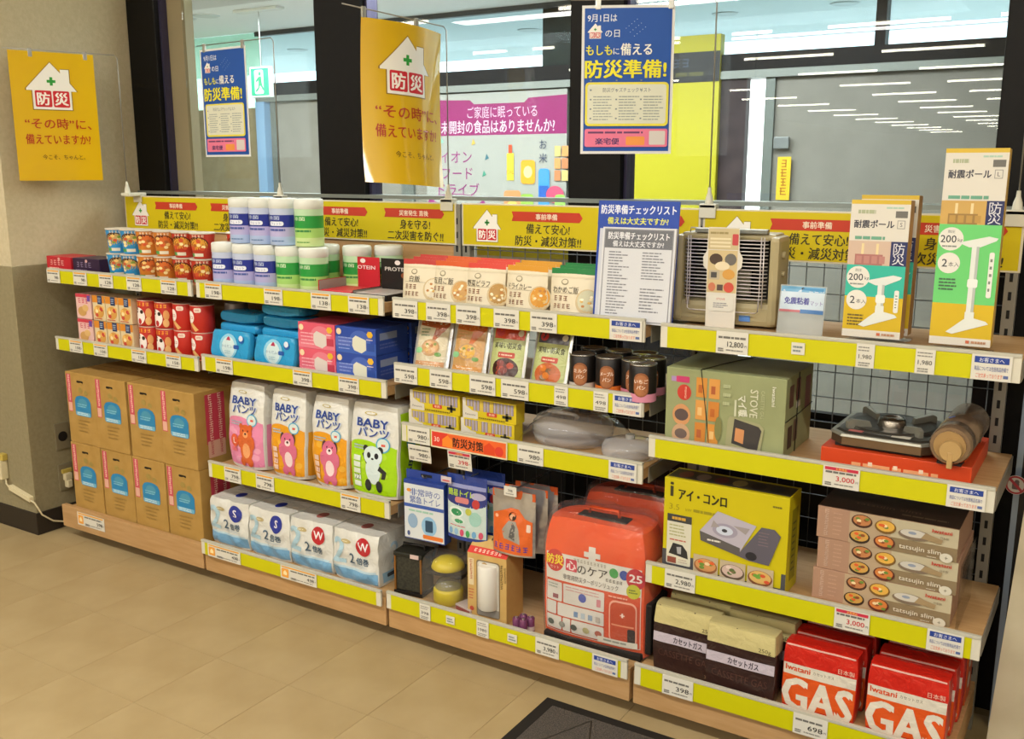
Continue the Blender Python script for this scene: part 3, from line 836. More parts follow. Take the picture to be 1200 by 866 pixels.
card('C2', 2.537, 2.583, 'narrow', '498', 'narrow price card under the pink banded bread cans')
card('C2', 2.598, 2.686, 'notice', '', 'blue headed notice card under the bread cans')
card('C3', 1.857, 1.947, 'plain', '980', 'price card at the left of the battery shelf rail')
card('C3', 1.862, 1.952, 'plain', '980', 'price card hanging below the battery shelf rail, above the blue toilet box', h=.055, z=.630, tilt=.1)
card('C3', 2.020, 2.110, 'sale', '398', 'red topped price card hanging below the orange banner', h=.058, z=.630, tilt=.1)
card('C3', 1.954, 2.242, 'banner', '', 'orange and red disaster banner strip on the battery shelf rail', yoff=.002)
card('C3', 2.278, 2.368, 'plain', '980', '980 yen price card under the large clear tub')
card('C3', 2.585, 2.672, 'notice', '', 'blue headed notice card under the small clear tub')
card('C4', 1.948, 1.991, 'narrow', '398', 'narrow price card under the yellow lantern pack')
card('C4', 2.054, 2.087, 'small', '', 'tiny label below the flat box beside the yellow lantern', h=.026, z=.135)
card('C4', 2.172, 2.217, 'narrow', '1980', 'narrow price card under the kraft lamp box')
card('C4', 2.287, 2.321, 'small', '', 'tiny label below the small purple batteries', h=.026, z=.135)
card('C4', 2.387, 2.468, 'plain', '3,980', 'price card at the left under the orange backpack')
card('C4', 2.580, 2.662, 'notice', '', 'blue headed notice card under the orange backpack')
card('D1', 2.898, 2.983, 'plain', '12,800', '12,800 yen price card under the gas heater')
card('D1', 3.094, 3.127, 'small', '', 'tiny label under the clear bag of mats', h=.03, z=1.108)
card('D1', 3.251, 3.293, 'narrow', '1,980', 'narrow 1,980 yen price card under the shorter pole box')
card('D1', 3.385, 3.428, 'narrow', '1,980', 'narrow 1,980 yen price card under the taller pole box')
card('D1', 3.505, 3.588, 'notice', '', 'blue headed notice card at the right end of the heater shelf')
card('D2', 3.190, 3.279, 'sale', '3,000', 'red topped 3,000 yen price card under the grey stove')
card('D2', 3.478, 3.562, 'notice', '', 'blue headed notice card at the right end of the stove shelf')
card('D3', 2.773, 2.863, 'plain', '2,980', '2,980 yen price card under the yellow stove box')
card('D3', 3.241, 3.328, 'sale', '3,000', 'red topped 3,000 yen price card under the slim stove boxes')
card('D3', 3.463, 3.546, 'notice', '', 'blue headed notice card under the slim stove boxes')
card('D4', 2.802, 2.893, 'plain', '398', '398 yen price card under the brown gas packs')
card('D4', 3.170, 3.258, 'plain', '698', '698 yen price card under the red gas packs')
# ------------------------------------------------------------------ goods: shared shape makers
def cyl_warp(R, R2=None, h=1.0):
    R2 = R2 or R
    def f(u, v, d):
        r = R + (R2 - R) * v / h + d + .0006; a = u / R
        return (r * math.sin(a), -r * math.cos(a), v)
    return f
def puff_fn(w, d, h, e=.10, amp=0.0, fr=18, seed=0, taper=0.0):
    def f(a, b, c):
        k = 1 - taper * (c + 1) / 2
        x = w / 2 * a * (1 - e * (abs(b) ** 3 * .35 + abs(c) ** 4 * .65))
        y = d / 2 * b * (1 - e * 2.2 * (abs(a) ** 4 * .5 + abs(c) ** 4 * .5)) * k
        z = h / 2 * c * (1 - e * .5 * (abs(a) ** 4 * .5 + abs(b) ** 3 * .5))
        if amp:
            n = noise.noise(Vector((x * fr + seed, y * fr, z * fr)))
            y += b * amp * n; x += a * amp * .6 * noise.noise(Vector((z * fr, y * fr + seed, x * fr)))
        return (x, y + d / 2, z + h / 2)
    return f
def puff_mesh(f, m, n=14):
    b = MB(); g = lambda t: t * 2 - 1
    b.grid(lambda s, t: f(g(s), -1, g(t)), n, n, m); b.grid(lambda s, t: f(g(s), 1, g(t)), n, n, m, True, True)
    b.grid(lambda s, t: f(1, g(s), g(t)), n, n, m); b.grid(lambda s, t: f(-1, g(s), g(t)), n, n, m, True, True)
    b.grid(lambda s, t: f(g(s), g(t), 1), n, n, m); b.grid(lambda s, t: f(g(s), g(t), -1), n, n, m, True, True)
    return b
def puff_front(f, w, h, off=.0012): return lambda u, v, d: tuple(map(sum, zip(f(u / (w / 2), -1, v / (h / 2) - 1), (0, -d - off, 0))))
def puff_right(f, d_, h, off=.0012): return lambda u, v, d: tuple(map(sum, zip(f(1, u / (d_ / 2) - 1, v / (h / 2) - 1), (d + off, 0, 0))))
def pouch_fn(w, h, t, seal=.16, amp=.002, seed=0):
    def T(u, v):
        a = min(1, abs(u) / (w / 2)); s = v / h
        k = max(0.0, 1 - s / (1 - seal)) ** .6
        return t / 2 * (1 - a ** 2.6) * (.15 + .85 * k) + amp * noise.noise(Vector((u * 30 + seed, v * 30, seed))) * (1 - a ** 4)
    return T
def pouch_mesh(w, h, T, m, n=12):
    b = MB()
    b.grid(lambda s, t: ((s - .5) * w, -T((s - .5) * w, t * h), t * h), n, n, m)
    b.grid(lambda s, t: ((s - .5) * w, T((s - .5) * w, t * h), t * h), n, n, m, True, True)
    return b
def pouch_front(T): return lambda u, v, d: (u, -T(u, v) - d - .0008, v)

def shared(key, fn):
    if key not in CACHE: CACHE[key] = fn()
    return CACHE[key]
Z1 = 1.138

# ------------------------------------------------------------------ A: cup noodles and boxes, top shelf
def cup(kind, x, y, z, label, rot=0):
    bc, food, ring = {'blue': ('#2A8CC8', '#C0A060', '#4A2A1A'), 'orange': ('#C87A2A', '#D06A2A', '#5A2412'), 'red': ('#B43422', '#D89A34', '#4A160E')}[kind]
    body = shared(('cup', kind), lambda: MB().lathe([(.034, 0), (.036, .004), (.0455, .090), (.0455, .0905)], mat(bc, .45), 28).mesh('cup'))
    t = thing('noodle_cup', body, label, 'cup', 'instant noodle cups', (x, y, z), (0, 0, rot))
    obj('lid', shared('cuplid', lambda: MB().lathe([(.0455, .090), (.0482, .0905), (.0482, .0945), (.046, .0955), (.0455, .0952)], mat('#CFC6B4', .4), 28).mesh('lid')), t)
    def pr():
        P = Print()
        P.ell(.004, .048, .036, .033, ring, 22); P.ell(.005, .049, .031, .028, food, 22)
        rnd = random.Random(kind)
        for k in range(9):
            P.ell(.005 + rnd.uniform(-.02, .02), .049 + rnd.uniform(-.018, .018), .007, .006, rnd.choice(['#E8C070', '#C8502A', '#7A9A3A', '#F0DCA0', '#A85A2A']), 8)
        P.rect(-.042, .008, -.010, .020, '#4E9A52', 4); P.rect(-.010, .008, .022, .020, '#D8D2C0', 4)
        P.ell(-.036, .078, .007, .007, '#E8E0D0', 12)
        P.vblocks(4, -.006, .083, .009, '#F2E4C8', horiz=True)
        return P.mesh(cyl_warp(.034, .0455, .09), sub=.012)
    obj('printed_wrap', shared(('cupprint', kind), pr), t)
ord_ = {0: 'left', 1: 'right'}
for j, z in ((0, Z1), (1, Z1 + .0965)):
    row = 'upper' if j else 'lower'
    for i, (k, x) in enumerate((('blue', .372), ('blue', .462), ('orange', .556), ('orange', .658), ('red', .764), ('red', .864))):
        cup(k, x + (.004 * j), .115, z, '%s noodle cup in the %s row, %s of the pair' % (k, row, ord_[i % 2]), random.Random(i + 9 * j).uniform(.15, .75))
cup('red', .97, .20, Z1 + .0965, 'red noodle cup standing alone behind the row, beside the wipe canisters', .4)
cup('red', .955, .20, Z1, 'red noodle cup hidden low behind the row beside the wipe canisters', .4)
for x, w, c, c2, lb in ((.030, .165, '#B4202C', '#E8B0A8', 'flat red snack box lying at the left end of the noodle shelf'), (.212, .172, '#33203A', '#8A7A9A', 'flat dark purple snack box on the noodle shelf')):
    t = thing('snack_box', boxmesh(w, .12, .066, mat(c, .4), .002), lb, 'box', None, (x, .075, Z1))
    P = Print(); P.vblocks(4, -w * .3, .04, .024, c2, horiz=True); P.lines(-w * .4, .012, w * .1, .024, 1, c2); P.ell(w * .02, .056, .008, .006, '#D8A8A0')
    obj('printed_front', P.mesh(), t)

# A second shelf: snack boxes and tins, two high
def snack(kind, x, z, label):
    w, h = {'pink': (.098, .102), 'orange': (.078, .102), 'dog': (.094, .102), 'red': (.090, .104)}[kind]
    if kind in ('dog', 'red'):
        body = shared(('snack', kind), lambda: MB().lathe([(w / 2 - .002, 0), (w / 2, .003), (w / 2, h - .004), (w / 2 - .002, h)], mat('#B8281E', .4), 28, (0, w / 2, 0)).mesh('tin'))
    else:
        body = shared(('snack', kind), lambda: boxmesh(w, .09, h, mat('#E0B8B0' if kind == 'pink' else '#D8C49A', .5), .002))
    t = thing('snack_tin' if kind in ('dog', 'red') else 'snack_box', body, label, 'tin' if kind in ('dog', 'red') else 'box', 'emergency biscuits on the second shelf', (x, .075, z))
    def pr():
        P = Print(); a = w / 2
        if kind == 'pink':
            P.rect(-a, h * .86, a, h, '#C23A4A'); P.vblocks(3, -.024, h * .72, .022, '#C23A5A', horiz=True)
            P.ell(-.01, .03, .028, .02, '#C89A5A'); P.ell(.012, .045, .02, .014, '#D8B070'); P.rect(a * .55, h * .72, a * .95, h * .95, '#6A4A9A')
        elif kind == 'orange':
            P.rect(-a, h * .72, a, h, '#D2852A'); P.rect(-a * .15, h * .66, a * .6, h, '#20355E'); P.lines(-a * .05, h * .72, a * .5, h * .94, 3, '#A8B4C8')
            P.ell(0, h * .36, a * .8, h * .26, '#D09A4A'); 
            for k in range(7):
                q = random.Random(k); P.ell(q.uniform(-.025, .025), h * .36 + q.uniform(-.018, .018), .010, .008, q.choice(['#E8B860', '#B86A2A', '#F0D8A0', '#C84A3A']), 8)
            P.lines(-a * .8, .004, a * .8, .012, 1, '#B84A3A')
        elif kind == 'dog':
            P.vblocks(5, -.030, h * .84, .015, '#F0B030', horiz=True)
            P.ell(-.008, h * .38, .030, .034, '#EFE6DE', 20); P.ell(-.022, h * .60, .012, .012, '#3A2418', 12); P.ell(.008, h * .55, .008, .008, '#3A2418', 10); P.ell(-.004, h * .18, .010, .012, '#B82A2A', 10)
            P.ell(.036, h * .5, .012, .02, '#D89A5A', 12); P.ell(.034, h * .2, .012, .016, '#E0B070', 12)
        else:
            P.rr(.005, h * .74, .034, h * .90, .006, '#E8D8C8'); P.lines(.009, h * .78, .030, h * .86, 2, '#B84A4A')
            P.ell(-.014, h * .56, .019, .024, '#EFE6DE', 18); P.text('ロコ', -.014, h * .55, .014, '#B82A2A', bold=.03)
            P.poly([(-.02, h * .34), (-.004, h * .36), (.022, .012), (.008, .004)], '#D8A868')
        return P.mesh((lambda u, v, d: ((w / 2 + d + .0006) * math.sin(u / (w / 2)), w / 2 - (w / 2 + d + .0006) * math.cos(u / (w / 2)), v)) if kind in ('dog', 'red') else FRONT, sub=.012 if kind in ('dog', 'red') else None)
    obj('printed_front', shared(('snackp', kind), pr), t)
    if kind in ('dog', 'red'):
        obj('rim', shared(('rim', kind), lambda: MB().lathe([(w / 2, h - .004), (w / 2 + .0012, h - .003), (w / 2 + .0012, h - .0005), (w / 2 - .003, h)], mat('#D8B8A8', .3, .5), 28, (0, w / 2, 0)).mesh('rim')), t)
for j, z in ((0, .852), (1, .956)):
    r = ('lower', 'upper')[j]
    snack('pink', .172, z, 'pink snack box at the left end, %s of two' % r)
    for i, x in enumerate((.272, .355, .438)): snack('orange', x, z, 'orange and white snack box, %s row, %s of three' % (r, ('first', 'second', 'third')[i]))
    for i, x in enumerate((.530, .634)): snack('dog', x, z, 'red tin with a round white picture, %s row, %s of the pair' % (r, ord_[i]))
    for i, x in enumerate((.738, .836)): snack('red', x, z, 'plain red biscuit tin, %s row, %s of the pair' % (r, ord_[i]))
    b = thing('grey_tin', shared('greytin', lambda: MB().lathe([(.043, 0), (.045, .003), (.045, .099), (.043, .102)], mat('#8C8078', .4, .3), 24).mesh('tin')), 'grey and red tin behind the plain red biscuit tins, %s row' % r, 'tin', None, (.895, .235, z))
    obj('red_band', shared('greyband', lambda: MB().lathe([(.0455, .012), (.0455, .04)], mat('#A83030', .5), 24, cap=False).mesh('band')), b)

# A base: eight water cartons
def carton(x, z, y, label):
    w, d, h = .196, .30, .302
    body = boxmesh(w, d, h, CARDB(), .003)
    t = thing('water_carton', body, label, 'carton', 'water cartons stacked two high', (x, y, z))
    def fr():
        P = Print(); a = w / 2
        P.rect(-a + .008, h * .44, -a + .036, h * .97, '#C2485A')
        P.vblocks(6, -a + .022, h * .935, .018, '#EBC8B8')
        P.rr(-a + .010, h * .45, -a + .034, h * .57, .003, '#D8A898')
        P.rr(-.022, h * .865, .020, h * .895, .004, '#1C1510'); P.ell(.006, h * .853, .012, .006, '#A8843F', 10)
        P.ell(-.002, h * .765, .014, .012, '#9C8544', 12); P.ell(.034, h * .735, .013, .011, '#9A8444', 12)
        P.rr(-.044, h * .40, .060, h * .64, .012, '#2A80B0'); P.ell(.008, h * .635, .046, .016, '#2A80B0', 20)
        P.ell(.008, h * .585, .03, .02, '#4890AC', 16); P.lines(-.028, h * .52, .044, h * .58, 2, '#7CB8CE', .4)
        P.rect(-.040, h * .405, .056, h * .46, '#6FAECB'); P.lines(-.032, h * .41, .05, h * .455, 2, '#C4DCE4', .5)
        P.lines(-.034, h * .16, .05, h * .36, 4, '#957539', .35)
        return P.mesh()
    def sd():
        P = Print()
        P.rect(.05, h * .30, .145, h * .95, '#B8384C')
        for k in range(2): P.vblocks(7, .075 + k * .045, h * .905, .025, '#E0B8A8')
        P.rr(.055, h * .12, .14, h * .34, .004, '#CDA08C')
        for k in range(2): P.vblocks(3, .075 + k * .045, h * .31, .018, '#B03A48')
        return P.mesh(RIGHT(w))
    obj('printed_front', shared('cartonf', fr), t); obj('printed_side', shared('cartons', sd), t)
    obj('flap_seam', shared('cartonseam', lambda: MB().box(-w / 2 + .002, w / 2 - .002, d / 2 - .001, d / 2 + .001, h, h + .0006, mat('#6E4E26', .8)).mesh('seam')), t)
nm4 = ('first from the wall', 'second from the wall', 'third from the wall', 'fourth, by the diaper packs')
for j in (0, 1):
    for i in range(4):
        carton(.168 + i * .1985 + .006 * (i > 1), .128 + j * .303, .026 + .004 * ((i + j) % 2), 'cardboard water carton, %s layer, %s' % (('bottom', 'top')[j], nm4[i]))

# ------------------------------------------------------------------ B: wipe canisters and bar boxes
def canister(kind, x, y, z, label, rot=.35):
    cols = {'blue': ('#A8BCE0', '#B4AED8', '#26338C', '#BCC6DE'), 'green': ('#C6DC9A', '#A4D070', '#2C9440', '#B8D8B0')}[kind]
    R = .0495
    def bd():
        b = MB()
        for z0, z1, c in ((0, .03, cols[0]), (.03, .062, cols[1]), (.062, .104, cols[2]), (.104, .126, cols[3])):
            b.lathe([(R - (.002 if z0 == 0 else 0), z0), (R, z0 + .003), (R, z1)], mat(c, .3), 30, cap=(z0 == 0))
        return b.mesh('canister')
    t = thing('wipe_canister', shared(('can', kind), bd), label, 'canister', 'wet wipe canisters', (x, y, z), (0, 0, rot))
    obj('cap', shared('cancap', lambda: MB().lathe([(R, .126), (R + .001, .127), (R + .001, .154), (R - .002, .159), (R - .008, .160)], mat('#DDE0D8', .35), 30).mesh('cap')), t)
    def pr():
        P = Print()
        P.text('除菌', -.018, .094, .014, '#C8D4EC' if kind == 'blue' else '#D8ECC8', w=.05)
        if kind == 'blue': P.rr(-.036, .067, .020, .082, .007, '#E6EAF2'); P.text('ウェット', -.008, .0745, .011, '#2A3A8C', w=.04)
        P.lines(-.038, .048, .025, .058, 1, '#4A5AA0' if kind == 'blue' else '#3E8A48', .7)
        P.lines(-.03, .012, .02, .018, 1, '#5A78A8' if kind == 'blue' else '#5A9A4A', .6)
        P.rect(-.075, .06, -.052, .11, '#D8D4DC', 4)
        return P.mesh(cyl_warp(R), sub=.012)
    obj('label_print', shared(('canp', kind), pr), t)
for i, (k, x) in enumerate((('blue', .977), ('blue', 1.085), ('blue', 1.193), ('green', 1.300), ('green', 1.412))):
    canister(k, x, .125, Z1, '%s wipe canister, front of the lower row, %s' % (k, ('first from the noodle cups', 'second from the noodle cups', 'third from the noodle cups', 'left one', 'right one')[i]))
for i, (k, x) in enumerate((('blue', 1.068), ('blue', 1.168), ('blue', 1.269), ('green', 1.388))):
    canister(k, x, .135, Z1 + .162, '%s wipe canister on top of the stack%s' % (k, (', leftmost', ', second', ', third', '')[i]))
for i, (x, y) in enumerate(((1.49, .26), (1.575, .33))):
    canister('green', x, y, Z1, 'green wipe canister behind the row, %s of the two' % ('nearer', 'farther')[i])
for i, (k, x) in enumerate((('blue', 1.03), ('blue', 1.14), ('green', 1.25), ('green', 1.36))):
    canister(k, x, .24, Z1, '%s wipe canister in the hidden second row, %s' % (k, ('leftmost', 'second', 'third', 'rightmost')[i]))

def bar_box(x, c, c2, bars, label):
    w, d = .145, .15
    m = mat(c, .4)
    b = MB().box(-w / 2, w / 2, 0, d, 0, .004, m).box(-w / 2, w / 2, 0, .002, 0, .022, m).box(-w / 2, -w / 2 + .002, 0, d, 0, .055 if not bars else .03, m).box(-w / 2 + .002, -w / 2 + .003, .002, d, 0.004, .053 if not bars else .028, mat('#9A9088', .6)).box(w / 2 - .002, w / 2, 0, d, 0, .022, m).box(-w / 2, w / 2, d - .002, d, 0, .125, m)
    t = thing('bar_display_box', b.mesh(), label, 'box', None, (x, .075, Z1))
    P = Print(); P.ell(0, .112, .012, .008, '#E8DCD8'); P.text('PROTEIN', 0, .090, .018, c2, w=w * .75, bold=.02)
    if bars: P.ell(.03, .07, .016, .01, '#8A4A2A')
    obj('printed_flap', P.mesh(lambda u, v, dd: (u, d - .003 - dd, v)), t)
    P = Print(); P.text('PROTEIN', 0, .011, .012, c2, w=w * .7)
    obj('printed_lip', P.mesh(), t)
    for k in range(6):
        obj('protein_bar', shared(('bar', c), lambda: MB().box(-w / 2 + .006, w / 2 - .006, 0, .02, 0, .018, mat('#A8A098' if bars else '#C8303C', .35), .003).mesh('bar')), t, (0, .006 + .022 * k, .006 + .0))
bar_box(1.548, '#BE2430', '#F0D8D8', 0, 'open red display box of bars on the wipe shelf')
bar_box(1.700, '#1C1816', '#D8D0C8', 1, 'open black display box of bars at the end of the wipe shelf')

# B second shelf: wet wipe packs and mask boxes
def wipe_pack(x, y, z, flat, label):
    w, h, d = .205, .112, .042
    f = puff_fn(w, d, h, .16, .004, 22, x * 10)
    me = shared(('wipe',), lambda: puff_mesh(f, mat('#2F9CD0', .22, coat=.4, crk=.4), 12).mesh('pack'))
    t = thing('wet_wipe_pack', me, label, 'wipe pack', 'light blue wet wipe packs', (x, y, z), ((-math.radians(90) if flat else -.12), 0, 0))
    def pr():
        P = Print(); P.rough = .25; P.crk = .4; P.coat = .4
        P.ell(.0, h * .48, .046, .048, '#8CCBE4', 24); P.ell(.0, h * .45, .034, .040, '#CFE4E6', 24)
        P.poly([(-.012, h * .68), (.012, h * .68), (.006, h * .78), (0, h * .82), (-.006, h * .78)], '#B03A58')
        P.text('からだふき', .0, h * .47, .013, '#5A84A4', w=.07); P.rr(.028, h * .40, .055, h * .54, .004, '#2A5AA8')
        P.lines(-.02, h * .2, .02, h * .34, 2, '#9AC0CC', .4)
        P.ell(.068, h * .74, .015, .015, '#2A62B0', 14); P.ell(.066, h * .78, .012, .011, '#D8E4F0', 14)
        P.lines(-.095, .006, -.04, .014, 1, '#2A5A9A')
        return P.mesh(puff_front(puff_fn(w, d, h, .16, .004, 22, .99 * 10), w, h, .002), sub=.012)
    if not flat: obj('printed_front', shared('wipep', pr), t)
    else:
        P3 = shared('wipeedge2', lambda: Print().poly([(-.05, -.006), (-.03, -.006), (-.037, .006), (-.043, .006)], '#8A3A78').lines(.0, -.006, .05, .003, 1, '#2A6AA8').mesh(lambda u, v, dd: (u, d / 2 - v, .001 - dd)))
        obj('printed_edge', P3, t)
wipe_pack(1.008, .080, .867, 0, 'light blue wet wipe pack standing in front, left one')
wipe_pack(1.236, .080, .867, 0, 'light blue wet wipe pack standing in front, right one')
for c, x in ((0, .995), (1, 1.215)):
    for k in range(4 + c):
        wipe_pack(x + .006 * math.sin(k * 2.1 + c), .150 + .004 * math.cos(k), .866 + .043 * (k + 1) - .0005, 1, 'light blue wet wipe pack lying in the %s pile, %s' % (('left', 'right')[c], ('bottom', 'second', 'third', 'fourth', 'topmost fifth')[k] + ' layer'))
def mask_box(c, x, y, z, w, label):
    h, d = .0885, .17
    t = thing('mask_box', boxmesh(w, d, h, mat('#D8586E' if c == 'pink' else '#2B49A0', .4), .0015), label, 'box', 'face mask boxes', (x, y, z))
    def pr():
        P = Print(); a = w / 2
        P.rect(-a, 0, a, h * .45, '#E0788A' if c == 'pink' else '#3A5EB4'); P.rect(-a, h * .25, a * .1, h * .6, '#D8657A' if c == 'pink' else '#5468B8')
        P.ell(.02, h * .5, .046, .036, '#DC7A8A' if c == 'pink' else '#4562B4', 20)
        P.poly([(-.006, .012), (.026, .004), (.046, .016), (.046, h * .56), (.002, h * .70), (-.012, h * .58), (-.014, h * .3)], '#D6CCC4' if c == 'pink' else '#D8D8C4')
        P.ell(a * .72, h * .78, .014, .012, '#E0B030', 6); P.lines(a * .55, h * .55, a * .9, h * .62, 1, '#E8D8D8')
        P.rect(a * .56, h * .16, a * .94, h * .45, '#B83A50' if c == 'pink' else '#2A4A98')
        P.ell(-a * .82, h * .8, .011, .011, '#E8D0A8', 14); P.lines(-a * .85, h * .1, -a * .1, h * .65, 4, '#EEB4BC' if c == 'pink' else '#8FA2DA', .3)
        return P.mesh()
    obj('printed_front', shared(('maskp', c), pr), t)
    if c == 'blue':
        obj('printed_side', shared('masks', lambda: Print().rect(.02, h * .55, .11, h * .82, '#8C98B8').lines(.02, h * .2, .12, h * .45, 2, '#5A6AB0').mesh(RIGHT(w))), t)
for j in (0, 1):
    mask_box('pink', 1.457, .075, .866 + .0893 * j, .168, 'pink face mask box, %s of two' % ('lower', 'upper')[j])
    mask_box('blue', 1.632, .075, .866 + .0893 * j, .175, 'blue face mask box in front, %s of two' % ('lower', 'upper')[j])
    mask_box('blue', 1.640, .255, .866 + .0893 * j, .175, 'blue face mask box in the second row behind, %s of two' % ('lower', 'upper')[j])

# B third shelf: diaper packs
def diaper(x, w, base, animal, sz, label):
    h, d = .335, .15
    f = puff_fn(w, d, h, .13, .006, 14, x * 5)
    body = puff_mesh(f, mat('#DCDCD4', .28, coat=.4, crk=.35), 16)
    t = thing('diaper_pack', body.mesh(), label, 'diaper pack', 'diaper packs on the third shelf', (x, .075, .456), (-.05, 0, 0))
    F = puff_front(f, w, h, .0016); P = Print(.0001); P.rough = .28; P.crk = .35; P.coat = .4; a = w / 2
    P.rect(-a * .97, .012, a * .97, h * .56, base, 10, 8)
    P.ell(-a * .35, h * .56, a * .6, h * .05, base, 18); P.ell(a * .5, h * .55, a * .45, h * .03, base, 18)
    for k in range(9):
        r_ = random.Random(k + int(x * 100)); P.ell(r_.uniform(-.8, .8) * a, h * r_.uniform(.06, .5), .016, .012, {'#E088AC': '#E8A0BC', '#E09A1E': '#E4AC3A', '#A0D012': '#B0DA3A'}[base], 12)
    P.ell(-a * .1, h * .90, a * .26, h * .018, '#B8A858', 18); P.ell(-a * .1, h * .90, a * .2, h * .012, '#DCDCD4', 18)
    P.text('BABY', 0, h * .80, .042, '#C4D2EA', w=w * .70, bold=.06); P.text('BABY', 0, h * .80, .042, '#23408E', w=w * .66, bold=.03)
    P.text('パンツ', a * .04, h * .70, .040, '#C4D2EA', w=w * .68, bold=.05); P.text('パンツ', a * .04, h * .70, .040, '#23408E', w=w * .64, bold=.02)
    P.ell(a * .45, h * .585, w * .14, w * .13, '#58A8CC', 18); P.ell(a * .45, h * .585, w * .115, w * .105, '#D2E2E0', 18); P.rect(a * .38, h * .57, a * .54, h * .595, '#D85A4A')
    P.lines(-a * .8, h * .50, -a * .1, h * .56, 2, '#A8B8C4', .5)
    if animal == 'panda':
        bl, wh = '#22262A', '#D2E4E4'
        P.ell(a * .05, h * .30, .034, .052, wh, 18)
        P.poly([(a * .05 + .03, h * .36), (a * .05 + .058, h * .30), (a * .05 + .052, h * .22), (a * .05 + .036, h * .22), (a * .05 + .04, h * .28), (a * .05 + .022, h * .31)], bl)
        P.poly([(a * .05 - .03, h * .36), (a * .05 - .05, h * .46), (a * .05 - .038, h * .49), (a * .05 - .022, h * .38)], bl)
        for s in (-1, 1): P.ell(a * .05 + s * .026, h * .13, .015, .022, bl, 12); P.ell(a * .05 + s * .032, h * .525, .013, .013, bl, 12)
        P.ell(a * .05, h * .455, .042, .036, wh, 20)
        for s in (-1, 1): P.ell(a * .05 + s * .017, h * .46, .009, .011, bl, 10)
        P.ell(a * .05, h * .425, .006, .004, bl, 8)
        P.rects([(-a * .78, h * (.10 + .07 * k), -a * .48, h * (.155 + .07 * k)) for k in range(5)], '#D8E2D8'); P.text('22', -a * .63, h * .2, .026, '#2A4A2A')
    else:
        oc, bc2 = {'bear': ('#D2622E', '#E8A06A'), 'dog': ('#D26A8A', '#F0D8D8')}[animal]
        cx = a * .12
        P.ell(cx, h * .25, .034, .06, oc, 18); P.ell(cx, h * .22, .02, .03, bc2, 16)
        for s in (-1, 1):
            P.ell(cx + s * .02, h * .085, .014, .018, oc, 12); P.ell(cx + s * .034, h * .32, .012, .026, oc, 12)
            P.ell(cx + s * .026, h * (.50 if animal == 'bear' else .46), .011, .012 if animal == 'bear' else .022, oc if animal == 'bear' else '#4A3038', 12)
        P.ell(cx, h * .43, .034, .033, oc, 20); P.ell(cx, h * .41, .014, .012, bc2, 12); P.ell(cx, h * .42, .006, .005, '#4A2A2A', 8)
        for s in (-1, 1): P.ell(cx + s * .013, h * .455, .003, .004, '#3A2020', 8)
        if animal == 'bear': P.ell(-a * .55, h * .32, .022, .026, '#DC5A3A', 16); P.text('L', -a * .55, h * .32, .034, '#F4D8D0', bold=.02); P.lines(-a * .75, h * .18, -a * .35, h * .25, 1, '#E8707A', .7)
        else: P.rects([(-a * .78, h * (.08 + .07 * k), -a * .5, h * (.135 + .07 * k)) for k in range(4)], '#E4C4B4'); P.text('12', -a * .64, h * .19, .022, '#A83A2A')
    obj('printed_front', P.mesh(F, sub=.015), t)
    P = Print(.0001)
    P.rect(.012, .015, d - .012, h * (.93 if animal == 'panda' else .55), base, 6, 6)
    P.text('BABY', d * .45, h * .35, .036, '#23304E', w=.10, bold=.03, ang=80)
    P.ell(d * .5, h * .62, .03, .035, '#4AA8B8', 14); P.ell(d * .55, h * .80, .02, .02, '#3A5AA8', 12)
    obj('printed_side', P.mesh(puff_right(f, d, h), sub=.02), t)
diaper(1.070, .192, '#E088AC', 'bear', 'L', 'pink diaper pack with an orange bear')
diaper(1.284, .176, '#E09A1E', 'dog', 'M', 'orange diaper pack with a pink dog, beside the pink pack')
diaper(1.484, .170, '#E09A1E', 'dog', 'M', 'orange diaper pack with a pink dog, beside the green pack')
diaper(1.685, .215, '#A0D012', 'panda', 'S', 'lime green diaper pack with a panda')
